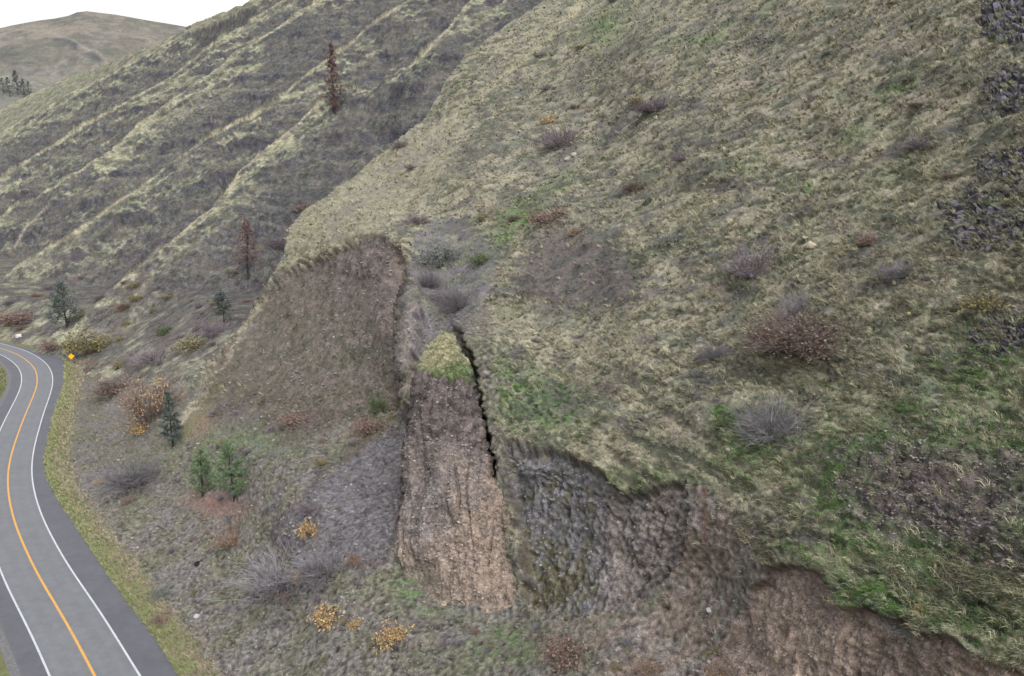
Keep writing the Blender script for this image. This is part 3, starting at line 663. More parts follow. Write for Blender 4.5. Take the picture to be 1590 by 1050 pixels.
def build_distant():
    sky = np.array([(-160, 70), (-60, 58), (0, 43), (22, 38), (60, 31), (85, 28), (105, 24), (120, 18), (135, 16.5), (180, 22), (230, 31), (285, 40), (340, 60), (420, 110)], float)
    gx = np.arange(-160, 420, 2.0)
    top = np.interp(gx, sky[:, 0], sky[:, 1])
    tt = np.linspace(-0.35, 1.0, 150)
    X = np.repeat(gx[None], len(tt), 0); T = np.repeat(tt[:, None], len(gx), 1)
    TOP = np.repeat(top[None], len(tt), 0)
    Yp = TOP + np.maximum(T, 0) * (300 - TOP)
    Z = 1750 - 650 * np.maximum(T, 0) ** 0.7 + 0.25 * X
    P = pt(X, Yp, Z).reshape(-1, 3)
    back = np.minimum(T, 0).ravel()
    P += back[:, None] * np.array([[-60, -1500, 700.0]])
    P32 = P.astype(np.float32)
    q = np.stack([(P32[:, 0] * 0.8 - P32[:, 1] * 0.25) / 90, P32[:, 1] / 500, P32[:, 2] / 300], 1)
    rib = fbm(q, 3, 5.0, ridged=True); n = fbm(P32 / 120, 3, 15.0); n2 = fbm(P32 / 30, 3, 25.0)
    P[:, 2] += np.where(back < 0, 0, np.clip(T.ravel() * 6, 0, 1)) * (14 * (rib - 0.4) + 8 * n)
    xs, ys = X.ravel().astype(np.float32), Yp.ravel().astype(np.float32)
    C = lin(124, 117, 105)[None] + (lin(100, 100, 89) - lin(124, 117, 105))[None] * sstep(-0.2, 0.4, n2 + n)[:, None]
    C = C + (lin(142, 130, 116) - C) * (0.5 * blob(xs, ys, 55, 42, 40, 8, 10))[:, None]
    wx, wy = xs + 6 * n, ys + 3 * n2
    for ln, a, wd in (([(88, 66), (110, 72), (140, 88), (156, 97)], .85, 4), ([(0, 62), (8, 62)], .6, 3), ([(118, 55), (150, 62), (175, 74)], .4, 2.5), ([(0, 96), (40, 108), (70, 112), (102, 123)], .8, 4), ([(120, 78), (140, 98)], .6, 3), ([(0, 75), (12, 76)], .6, 3), ([(0, 88), (30, 92)], .6, 4), ([(10, 110), (60, 118)], .4, 4)):
        dd, _, _, _ = seg_dist(wx, wy, ln)
        C = C + (lin(72, 72, 82) - C) * (0.75 * a * sstep(-0.5, 0.2, n2) * np.exp(-(dd / wd) ** 2))[:, None]
    for ln, a, wd in (([(25, 46), (80, 52), (120, 70), (150, 85), (165, 95)], .6, 2.2),):
        dd, _, _, _ = seg_dist(wx, wy, ln)
        C = C + (lin(150, 144, 126) - C) * (0.7 * a * np.exp(-(dd / wd) ** 2))[:, None]
    C = C + (lin(112, 115, 104) - C) * (0.6 * sstep(100, 130, ys + 12 * n))[:, None]
    idx = np.arange(X.size).reshape(X.shape)
    F = np.stack([idx[:-1, :-1], idx[1:, :-1], idx[1:, 1:], idx[:-1, 1:]], -1).reshape(-1, 4)
    tag(link_mesh('distant_hill', P, F, M_DIST, C), kind='structure')
    return lambda px, py: P[np.argmin((xs - px) ** 2 + (ys - py) ** 2)]
distant_pt = build_distant()

# ------------------------------------------------------------------ valley floor and road
def build_floor():
    m, nt, b = new_mat('valley_floor_grass')
    tc = nt.nodes.new('ShaderNodeTexCoord').outputs['Object']
    n1, n2 = noise_node(nt, 0.7, 5, 0.7, tc), noise_node(nt, 0.06, 3, 0.6, tc)
    c = mixc(nt, remap(nt, n1, 0.35, 0.65, 0, 1), lin(122, 122, 70), lin(92, 96, 58))
    c = mixc(nt, remap(nt, n2, 0.45, 0.6, 0, 0.8), c, lin(128, 118, 92))
    nt.links.new(c, b.inputs['Base Color'])
    bp = nt.nodes.new('ShaderNodeBump'); bp.inputs['Distance'].default_value = 0.2
    nt.links.new(n1, bp.inputs['Height']); nt.links.new(bp.outputs[0], b.inputs['Normal'])
    V = np.array([(-9000, -4000, -0.06), (9000, -4000, -0.06), (9000, 14000, -0.06), (-9000, 14000, -0.06)])
    tag(link_mesh('ground', V, np.array([[0, 1, 2, 3]]), m), kind='structure')
build_floor()

R_PX = [(217, 1050), (183, 993), (143, 930), (110, 887), (80, 833), (63, 800), (50, 753), (48, 727), (52, 697), (67, 643), (79, 610), (83.5, 590), (78, 570), (64, 557), (43, 545), (20, 538), (0, 533)]
OUT_PX = [(277, 1050), (240, 990), (200, 940), (147, 863), (117, 817), (84, 767), (71, 740), (68, 715), (72, 690), (80, 650), (95, 607), (99, 590), (98, 572), (99, 561), (110, 556), (92, 551), (67, 546.5), (30, 537), (0, 530.5), (-40, 524)]
def spline(pts, n):
    pts = np.asarray(pts, float)
    t = np.r_[0, np.cumsum(np.linalg.norm(np.diff(pts, axis=0), axis=1))]
    q = np.linspace(0, t[-1], n); o = np.stack([np.interp(q, t, pts[:, k]) for k in (0, 1)], 1)
    k = max(3, int(n * 0.045)) | 1
    pad = np.r_[2 * o[0] - o[k:0:-1], o, 2 * o[-1] - o[-2:-k - 2:-1]]
    ker = np.hanning(2 * k + 1); ker /= ker.sum()
    return np.stack([np.convolve(pad[:, j], ker, 'valid') for j in (0, 1)], 1)
Rw = ground(*np.array(R_PX, float).T)[:, :2]
d0 = (Rw[0] - Rw[1]); d0 /= np.linalg.norm(d0)
pre = [Rw[0] + d0 * k + np.array([0.0022, -0.0012]) * k * k for k in (60, 40, 20)]
d1 = (Rw[-1] - Rw[-3]); d1 /= np.linalg.norm(d1)
post = [Rw[-1] + d1 * k + np.array([-0.001, -0.001]) * k * k for k in (15, 30, 50, 80)]
RL = spline(np.r_[pre, Rw, post], 420)
tn = np.gradient(RL, axis=0); tn /= np.linalg.norm(tn, axis=1)[:, None]
LN = np.stack([-tn[:, 1], tn[:, 0]], 1)                      # towards the left of travel (valley side)
def off(d): return RL + LN * d
def sheet(name, A, B, z, mat, parent=None, dz=0.0):
    n = len(A)
    V = np.r_[np.c_[A, np.full(n, z)], np.c_[B, np.full(n, z)]]
    i = np.arange(n - 1)
    F = np.stack([i, i + 1, n + i + 1, n + i], 1)
    return link_mesh(name, V, F, mat, None, parent)
def asphalt(name, col, streak):
    m, nt, b = new_mat(name)
    at = nt.nodes.new('ShaderNodeTexCoord').outputs['Object']
    n1, n2, n3 = noise_node(nt, 9.0, 4, 0.7, at), noise_node(nt, 0.25, 4, 0.6, at), noise_node(nt, 0.9, 4, 0.7, at)
    rgb = nt.nodes.new('ShaderNodeRGB'); rgb.outputs[0].default_value = (*col, 1)
    c = mul_col(nt, rgb.outputs[0], remap(nt, n1, 0.3, 0.7, 0.9, 1.1))
    c = mul_col(nt, c, remap(nt, n2, 0.3, 0.7, 1 - streak, 1 + streak))
    c = mul_col(nt, c, remap(nt, n3, 0.3, 0.7, 0.9, 1.1))
    a2 = nt.nodes.new('ShaderNodeAttribute'); a2.attribute_name = 'Col'
    nt.links.new(c, b.inputs['Base Color']); b.inputs['Roughness'].default_value = 0.7
    b.inputs['Specular IOR Level'].default_value = 0.35
    return m
M_LANE, M_SHOULDER = asphalt('worn_asphalt', vivid(99, 101, 105), 0.08), asphalt('shoulder_asphalt', vivid(82, 82, 89), 0.12)
M_TRACK = asphalt('wheel_path_asphalt', vivid(101, 103, 107), 0.06)
M_GRAVEL = plain_mat('shoulder_gravel', lin(112, 110, 108), 0.3, 4.0, bump=0.5)
def paint(name, col):
    m, nt, b = new_mat(name)
    at = nt.nodes.new('ShaderNodeTexCoord').outputs['Object']
    n1 = noise_node(nt, 2.2, 5, 0.75, at)
    nt.links.new(mixc(nt, remap(nt, n1, 0.48, 0.7, 0.05, 0.65), col, lin(128, 130, 132)), b.inputs['Base Color'])
    b.inputs['Roughness'].default_value = 0.6
    return m
M_WHITE, M_YEL = paint('white_road_paint', vivid(180, 183, 187)), paint('yellow_road_paint', vivid(200, 148, 66))
# pavement base reaches the outer edges
ow = ground(*np.array(OUT_PX, float).T)[:, :2]
e0 = ow[0] - ow[1]; e0 /= np.linalg.norm(e0)
OW = np.r_[[off(-2.9)[0]], [ow[0] + e0 * 25], ow]
OW = np.array(OW)
q = np.linspace(0, len(OW) - 1, 420); OWd = np.stack([np.interp(q, np.arange(len(OW)), OW[:, k]) for k in (0, 1)], 1)
# match each base point to the nearest line point so the ribbon stays untwisted
nearest = np.array([np.argmin(((OWd - p) ** 2).sum(1)) for p in RL]); nearest = np.maximum.accumulate(nearest)
right_edge = OWd[nearest]
width = np.interp(np.arange(420), [0, 200, 300, 360, 419], [7.2, 7.0, 6.5, 6.4, 6.6])[:, None]
road = sheet('road', off(0.0), RL + LN * width, -0.012, M_LANE)
tag(road, kind='structure')
sh = sheet('road_shoulder', right_edge, off(0.0) + LN * 0.4, -0.024, M_SHOULDER); tag(sh, kind='structure')
V = np.r_[RL + LN * (width - 0.3), RL + LN * (width + 2.1)]
sh2 = sheet('road_shoulder', RL + LN * (width - 0.4), RL + LN * (width + 2.2), -0.026, M_SHOULDER); tag(sh2, kind='structure')
gs = sheet('gravel_verge', RL + LN * (width + 2.0), RL + LN * (width + 3.1), -0.034, M_GRAVEL); tag(gs, kind='structure')
for c0 in (1.0, 2.7, 4.6, 6.3):
    f = width / 7.2
    sheet('wheel_path', RL + LN * (c0 - 0.32) * f, RL + LN * (c0 + 0.32) * f, -0.007, M_TRACK, road)
sheet('edge_line', RL + LN * -0.105, RL + LN * 0.105, 0.0, M_WHITE, road)
sheet('edge_line', RL + LN * (width - 0.105), RL + LN * (width + 0.105), 0.0, M_WHITE, road)
sheet('centre_line', RL + LN * (width * 0.5 - 0.13), RL + LN * (width * 0.5 + 0.13), 0.0, M_YEL, road)
# ------------------------------------------------------------------ grass, stones
DOWN = np.array([-0.80, -0.34, -0.50])
def blades(name, P, N, C, size, nb, width, lean, rng, hvar=0.35, mat=M_BLADE):
    n = len(P)
    az = rng.uniform(0, 2 * np.pi, (n, nb)); L = size[:, None] * rng.uniform(1 - hvar, 1 + hvar, (n, nb))
    sp = rng.uniform(0.15, 0.9, (n, nb))
    d = np.stack([np.cos(az) * sp, np.sin(az) * sp, np.ones_like(az)], -1)
    d = d + N[:, None, :] * 0.4 + DOWN * lean; d /= np.linalg.norm(d, axis=2)[..., None]
    base = P[:, None, :] + rng.normal(0, 0.16, (n, nb, 3)) * size[:, None, None] * [1, 1, 0.2] - N[:, None, :] * 0.05
    mid = base + d * (L * 0.55)[..., None]
    d2 = d * 0.8 + DOWN * (0.35 + 0.5 * lean) + np.array([0, 0, -0.25]) * sp[..., None]; d2 /= np.linalg.norm(d2, axis=2)[..., None]
    tip = mid + d2 * (L * 0.55)[..., None]
    side = np.cross(d, rng.normal(size=(n, nb, 3))); side /= np.linalg.norm(side, axis=2)[..., None] + 1e-9
    wv = np.broadcast_to(width, (n, nb))[..., None] * 0.5
    V = np.stack([base - side * wv, base + side * wv, mid - side * wv * 0.8, mid + side * wv * 0.8, tip], 2).reshape(-1, 3)
    k = np.arange(n * nb)[:, None] * 5
    F = np.concatenate([k + [0, 1, 3], k + [0, 3, 2], k + [2, 3, 4]], 0)
    cc = C[:, None, :] * rng.uniform(0.6, 1.5, (n, nb, 1))
    col = np.repeat(cc.reshape(-1, 3), 5, 0)
    return link_mesh(name, V, F, mat, col, smooth=False)

def grass():
    r = RNG(3)
    n = 265000
    px = r.uniform(60, 1990, n); py = r.uniform(-60, 1130, n)
    i = near_idx(px, py)
    dens = np.clip(NGR[i] * 0.62 + NTAL[i] * 0.04, 0, 1) * (~NOUT[i]) * (NP_[i, 2] > 1.2)
    clump = sstep(-0.12, 0.22, fbm((NP_[i] / 1.6).astype(np.float32), 2, 7.0) + 0.5 * fbm((NP_[i] / 6.0).astype(np.float32), 2, 17.0) + 0.08)
    k = r.uniform(0, 1, n) < dens * (0.12 + 0.88 * clump)
    i = i[k]; P, N, C = NP_[i], NN_[i], NC_[i]
    m = len(i)
    jit = r.normal(0, 0.15, (m, 3)) * [1, 1, 0]; P = P + jit
    dry = r.uniform(0, 1, m)[:, None]
    C = C * (1 - 0.55 * dry) + lin(190, 186, 146)[None] * 0.55 * dry
    gk = (r.uniform(0, 1, m) < np.clip(NGREEN[i] * 1.1, 0, 0.9))
    C[gk] = GREEN * r.uniform(0.8, 1.5, (gk.sum(), 1))
    br = r.uniform(0, 1, m) < 0.10
    C[br] = lin(128, 104, 88) * r.uniform(0.7, 1.2, (br.sum(), 1))
    size = r.uniform(0.25, 0.6, m); dist = P[:, 1]
    o = blades('grass', P, N, C, size, 9, np.maximum(0.022, 0.45 * dist / 776)[:, None], 0.55, r)
    tag(o, kind='stuff')
    # larger bunches standing out of the mat
    n = 38000; px = r.uniform(300, 1990, n); py = r.uniform(-20, 1080, n); i = near_idx(px, py)
    k = (r.uniform(0, 1, n) < NGR[i] * (0.2 + 0.5 * sstep(-0.1, 0.4, fbm((NP_[i] / 4.0).astype(np.float32), 2, 33.0)))) & (~NOUT[i]) & (NP_[i, 2] > 2)
    i = i[k]; m = len(i); P = NP_[i] + r.normal(0, 0.2, (m, 3)) * [1, 1, 0]
    C = lin(188, 183, 142)[None] * r.uniform(0.55, 1.15, (m, 1)); gk = r.uniform(0, 1, m) < 0.2 + 0.5 * NGREEN[i]; C[gk] = lin(104, 116, 84) * r.uniform(0.7, 1.3, (gk.sum(), 1))
    o = blades('grass', P, NN_[i], C, r.uniform(0.4, 0.85, m), 15, np.maximum(0.028, 0.45 * P[:, 1] / 776)[:, None], 0.35, r)
    tag(o, kind='stuff')
    c = PLCAP > 0.6
    ci = r.choice(np.nonzero(c)[0], 900)
    o = blades('grass', PLP[ci], PLN[ci], PLC[ci] * r.uniform(0.8, 1.3, (900, 1)), r.uniform(0.2, 0.45, 900), 9, 0.035, 0.3, r)
    tag(o, kind='stuff')
    # verge between the shoulder and the ditch
    n = 60000
    px = r.uniform(60, 420, n); py = r.uniform(552, 1090, n)
    i = near_idx(px, py); Z0 = NP_[i, 2]
    Pg = ground(px, py, 0.0)
    dr = np.sqrt(((Pg[:, None, :2] - right_edge[None, ::6]) ** 2).sum(2)); j = dr.argmin(1)
    e = right_edge[::6]; lnv = LN[::6][j]
    side = ((Pg[:, :2] - e[j]) * -lnv).sum(1)
    lim = 2.0 + 0.016 * (Pg[:, 1] - 70)
    k = (side > 0.1) & (side < 7.5) & (r.uniform(0, 1, n) < np.exp(-(np.maximum(side - lim, 0) / 1.0) ** 2)) & ((Z0 < 1.6) | NOUT[i])
    Pg = Pg[k]; i = i[k]; hgt = np.where(NOUT[i], 0.0, np.clip(NP_[i, 2], 0, 1.6)); Pg[:, 2] = hgt; m = len(i)
    t = sstep(-0.4, 0.4, fbm((Pg / 2.0).astype(np.float32), 2, 9.0) + 0.3 * (side[k] - 1.8))[:, None]
    C = lin(162, 162, 106)[None] * (1 - t) + lin(176, 158, 130)[None] * t
    C = C * r.uniform(0.75, 1.25, (m, 1)); gk = r.uniform(0, 1, m) < 0.25; C[gk] = lin(128, 144, 86)
    N = np.tile([[0, 0, 1.0]], (m, 1))
    o = blades('verge_grass', Pg, N, C, r.uniform(0.25, 0.6, m), 9, np.maximum(0.02, 0.4 * Pg[:, 1] / 776)[:, None], 0.15, r)
    tag(o, kind='stuff')
    # inside of the bend
    n = 9000; px = r.uniform(-120, 30, n); py = r.uniform(556, 760, n); Pg = ground(px, py, 0.0)
    lft = (RL + LN * (width + 3.2))[::6]; dr = np.sqrt(((Pg[:, None, :2] - lft[None]) ** 2).sum(2)); j = dr.argmin(1)
    sd = ((Pg[:, :2] - lft[j]) * LN[::6][j]).sum(1); k = sd > 0.1
    Pg = Pg[k]; m = len(Pg); C = lin(132, 134, 86)[None] * r.uniform(0.7, 1.25, (m, 1))
    o = blades('verge_grass', Pg, np.tile([[0, 0, 1.0]], (m, 1)), C, r.uniform(0.3, 0.6, m), 9, 0.1, 0.1, r); tag(o, kind='stuff')
grass()

ICO_V = None
def ico():
    t = (1 + 5 ** 0.5) / 2
    V = np.array([(-1, t, 0), (1, t, 0), (-1, -t, 0), (1, -t, 0), (0, -1, t), (0, 1, t), (0, -1, -t), (0, 1, -t), (t, 0, -1), (t, 0, 1), (-t, 0, -1), (-t, 0, 1)], float)
    V /= np.linalg.norm(V[0])
    F = np.array([(0, 11, 5), (0, 5, 1), (0, 1, 7), (0, 7, 10), (0, 10, 11), (1, 5, 9), (5, 11, 4), (11, 10, 2), (10, 7, 6), (7, 1, 8), (3, 9, 4), (3, 4, 2), (3, 2, 6), (3, 6, 8), (3, 8, 9), (4, 9, 5), (2, 4, 11), (6, 2, 10), (8, 6, 7), (9, 8, 1)])
    return V, F
def subdiv(V, F):
    V = list(map(tuple, V)); mid = {}; out = []
    def mm(a, b):
        k = (min(a, b), max(a, b))
        if k not in mid:
            p = (np.array(V[a]) + V[b]) / 2; V.append(tuple(p / np.linalg.norm(p))); mid[k] = len(V) - 1
        return mid[k]
    for a, b, c in F:
        x, y, z = mm(a, b), mm(b, c), mm(c, a); out += [(a, x, z), (x, b, y), (z, y, c), (x, y, z)]
    return np.array(V), np.array(out)
def scree():
    r = RNG(5); V0, F0 = ico()
    n = 170000
    px = r.uniform(90, 1640, n); py = r.uniform(360, 1090, n); i = near_idx(px, py)
    dens = np.clip(NTAL[i] * 0.30 + NHARD[i] * 0.5 + NRR[i] * 0.7 + NGR[i] * 0.006, 0, 1) * (~NOUT[i]) * (NP_[i, 2] > 0.6)
    patch = sstep(-0.2, 0.5, fbm((NP_[i] / 6.0).astype(np.float32), 2, 4.0))
    k = r.uniform(0, 1, n) < dens * (0.35 + 0.65 * patch)
    i = i[k]; m = len(i)
    rr = NRR[i] > 0.3
    size = np.where(rr, 0.04 + 0.14 * r.uniform(0, 1, m) ** 2, 0.045 + 0.2 * r.uniform(0, 1, m) ** 5) * np.clip(NP_[i, 1] / 80, 0.7, 1.6)
    Q = NP_[i]; cb = NC_[i]; mean = cb.mean(1, keepdims=True)
    pi_ = r.choice(np.nonzero((PLCAP < 0.1) & inside(PLX, PLY, PIL))[0], 5200)
    Q = np.r_[Q, PLP[pi_]]; cb = np.r_[cb, PLC[pi_]]; size = np.r_[size, 0.05 + 0.16 * r.uniform(0, 1, 5200) ** 4]; rr = np.r_[rr, np.zeros(5200, bool)]; m = len(Q)
    sc = r.uniform(0.6, 1.3, (m, 1, 3)) * size[:, None, None]
    V = V0[None] * r.uniform(0.75, 1.15, (m, 12, 1)) * sc
    a = r.uniform(0, 6.28, m); c, s = np.cos(a)[:, None], np.sin(a)[:, None]
    V = np.stack([V[..., 0] * c - V[..., 1] * s, V[..., 0] * s + V[..., 1] * c, V[..., 2] * 0.8], -1)
    V = V + Q[:, None] + np.array([0, 0, 1.0]) * (size * 0.25)[:, None, None]
    pal = np.array([lin(150, 145, 138), lin(120, 116, 114), lin(98, 95, 98), lin(176, 170, 158), lin(132, 116, 104)])
    C = pal[r.choice(5, m, p=[.28, .3, .22, .08, .12])]; C[rr] = np.array([lin(112, 100, 100), lin(72, 64, 66), lin(140, 126, 124)])[r.choice(3, rr.sum())]
    C = np.where(rr[:, None], C, C * 0.45 + cb * 0.6) * r.uniform(0.6, 1.3, (m, 1))
    F = (np.arange(m)[:, None, None] * 12 + F0[None]).reshape(-1, 3)
    tag(link_mesh('scree', V.reshape(-1, 3), F, M_STONE, np.repeat(C, 12, 0), smooth=False), kind='stuff')
scree()

# ------------------------------------------------------------------ plants
class MB:
    def __init__(s): s.V, s.F, s.C, s.n = [], [], [], 0
    def add(s, V, F, C):
        V = np.asarray(V, float); s.V.append(V); s.F.append(np.asarray(F) + s.n)
        s.C.append(np.broadcast_to(np.asarray(C, float), (len(V), 3))); s.n += len(V)
    def tube(s, P, R, C, k=3):
        P = np.asarray(P, float); R = np.broadcast_to(R, (len(P),)); n = len(P)
        T = np.gradient(P, axis=0); T /= np.linalg.norm(T, axis=1)[:, None] + 1e-9
        ref = np.array([0.31, 0.87, 0.38]) if abs(T[0] @ [0.31, 0.87, 0.38]) < 0.9 else np.array([1.0, 0, 0])
        A = np.cross(T, ref); A /= np.linalg.norm(A, axis=1)[:, None]; B = np.cross(T, A)
        a = np.arange(k) * 2 * np.pi / k
        V = P[:, None] + (A[:, None] * np.cos(a)[None, :, None] + B[:, None] * np.sin(a)[None, :, None]) * R[:, None, None]
        F = []
        for i in range(n - 1):
            for j in range(k):
                p, q = i * k + j, i * k + (j + 1) % k
                F += [(p, q, q + k), (p, q + k, p + k)]
        s.add(V.reshape(-1, 3), F, C)
    def leaves(s, P, size, C, rng, asp=0.6):
        n = len(P); d = rng.normal(size=(n, 3)); d /= np.linalg.norm(d, axis=1)[:, None]
        e = np.cross(d, rng.normal(size=(n, 3))); e /= np.linalg.norm(e, axis=1)[:, None]
        sz = np.broadcast_to(size, (n,))[:, None]
        V = np.stack([P - d * sz, P + e * sz * asp, P + d * sz, P - e * sz * asp], 1).reshape(-1, 3)
        k = np.arange(n)[:, None] * 4
        F = np.concatenate([k + [0, 1, 2], k + [0, 2, 3]], 0)
        s.add(V, F, np.repeat(np.broadcast_to(C, (n, 3)), 4, 0))
    def needles(s, P, D, L, w, C, rng):
        n = len(P); tip = P + D * np.broadcast_to(L, (n,))[:, None]
        e = np.cross(D, rng.normal(size=(n, 3))); e /= np.linalg.norm(e, axis=1)[:, None] + 1e-9
        V = np.stack([P - e * w, P + e * w, tip], 1).reshape(-1, 3)
        s.add(V, np.arange(n * 3).reshape(n, 3), np.repeat(np.broadcast_to(C, (n, 3)), 3, 0))
    def build(s, name, mat, parent, smooth=False):
        return link_mesh(name, np.concatenate(s.V), np.concatenate(s.F), mat, np.concatenate(s.C), parent, smooth)

def bush(seed, stem, leaf=None, nstem=60, nleaf=0, up=0.5, lsize=0.06, tw=0.0075, flat=0.75):
    """bush of radius about 1 m: many crooked stems that fork into twigs, leaves near the ends"""
    r = RNG(seed); root = empty('shrub', (0, 0, 0)); st, tg, lf = MB(), MB(), MB(); ends = []
    for i in range(nstem):
        a = r.uniform(0, 6.28); el = r.uniform(0.12, 1.35)
        d = np.array([math.cos(a) * math.cos(el), math.sin(a) * math.cos(el), math.sin(el) * (0.6 + up)])
        b = np.array([math.cos(a), math.sin(a), 0]) * r.uniform(0, 0.35)
        L = r.uniform(0.55, 0.95); P = [b]
        for k in range(3): P.append(P[-1] + (d + r.normal(0, 0.2, 3)) * L / 3)
        st.tube(P, [tw * 1.5, tw * 1.2, tw, tw * 0.6], stem * r.uniform(0.7, 1.3))
        for q in range(7):
            t = r.uniform(0.8, 3); j = int(min(t, 2)); p0 = P[j] + (P[j + 1] - P[j]) * (t - j)
            dd = d + r.normal(0, 0.6, 3); dd[2] = abs(dd[2]) * 0.8; l2 = r.uniform(0.2, 0.42)
            p1 = p0 + dd * l2 * 0.5; p2 = p1 + (dd + r.normal(0, 0.35, 3)) * l2 * 0.5
            tg.tube([p0, p1, p2], [tw * 0.75, tw * 0.6, tw * 0.35], stem * r.uniform(0.85, 1.5)); ends += [p1, p2, p2]
    st.build('stems', M_TWIG, root); tg.build('twigs', M_TWIG, root)
    if nleaf:
        E = np.array(ends); P = E[r.choice(len(E), nleaf)] + r.normal(0, 0.07, (nleaf, 3))
        P[:, 2] = np.abs(P[:, 2])
        lf.leaves(P, r.uniform(0.6, 1.3, nleaf) * lsize, leaf[r.choice(len(leaf), nleaf)] * r.uniform(0.7, 1.3, (nleaf, 1)), r)
        lf.build('leaves', M_LEAF, root)
    return root
GREYT, PURT, BRT = lin(132, 127, 128), lin(126, 114, 118), lin(122, 106, 97)
PROTO = {
    'grey': lambda s: bush(s, GREYT * 0.85, nstem=150),
    'purple': lambda s: bush(s, PURT, np.array([lin(110, 96, 98), lin(124, 108, 104)]), nstem=110, nleaf=700, lsize=0.035),
    'brown': lambda s: bush(s, BRT, np.array([lin(122, 100, 86), lin(104, 84, 78), lin(136, 116, 96)]), nstem=170, nleaf=2600, lsize=0.03),
    'rust': lambda s: bush(s, BRT, np.array([lin(140, 106, 90), lin(122, 92, 84), lin(142, 118, 100)]), nstem=60, nleaf=1100, lsize=0.06),
    'yellow': lambda s: bush(s, BRT, np.array([lin(206, 160, 84), lin(184, 146, 90), lin(196, 170, 102)]), nstem=45, nleaf=900, lsize=0.075),
    'orange': lambda s: bush(s, BRT, np.array([lin(200, 150, 84), lin(176, 136, 96), lin(146, 120, 98)]), nstem=90, nleaf=1500, lsize=0.033, up=0.8),
    'sage': lambda s: bush(s, GREYT, np.array([lin(108, 116, 104), lin(92, 104, 92), lin(122, 126, 110)]), nstem=55, nleaf=1200, lsize=0.05),
    'olive': lambda s: bush(s, BRT, np.array([lin(132, 124, 72), lin(112, 108, 66), lin(150, 136, 76)]), nstem=55, nleaf=1300, lsize=0.06),
    'green': lambda s: bush(s, BRT, np.array([lin(78, 104, 54), lin(92, 120, 60), lin(66, 88, 50)]), nstem=45, nleaf=1400, lsize=0.06),
}
_pro = {}
def place_bush(kind, P, rad, label, group=None, rng=RNG(77), squash=1.0):
    var = rng.randint(0, 2); key = (kind, var)
    if key not in _pro:
        o = PROTO[kind](100 + 7 * len(_pro)); _pro[key] = o
    else: o = dup(_pro[key], (0, 0, 0), 0, 1)
    o.location = (P[0], P[1], P[2] - 0.08 * rad); o.rotation_euler = (0, 0, rng.uniform(0, 6.28))
    o.scale = (rad, rad, rad * squash)
    tag(o, label, 'shrub', group); return o
def where(px, py):
    """first surface met at this place: near hillside, flat ground or far mountainside"""
    i = near_idx(px, py)
    return NP_[i]
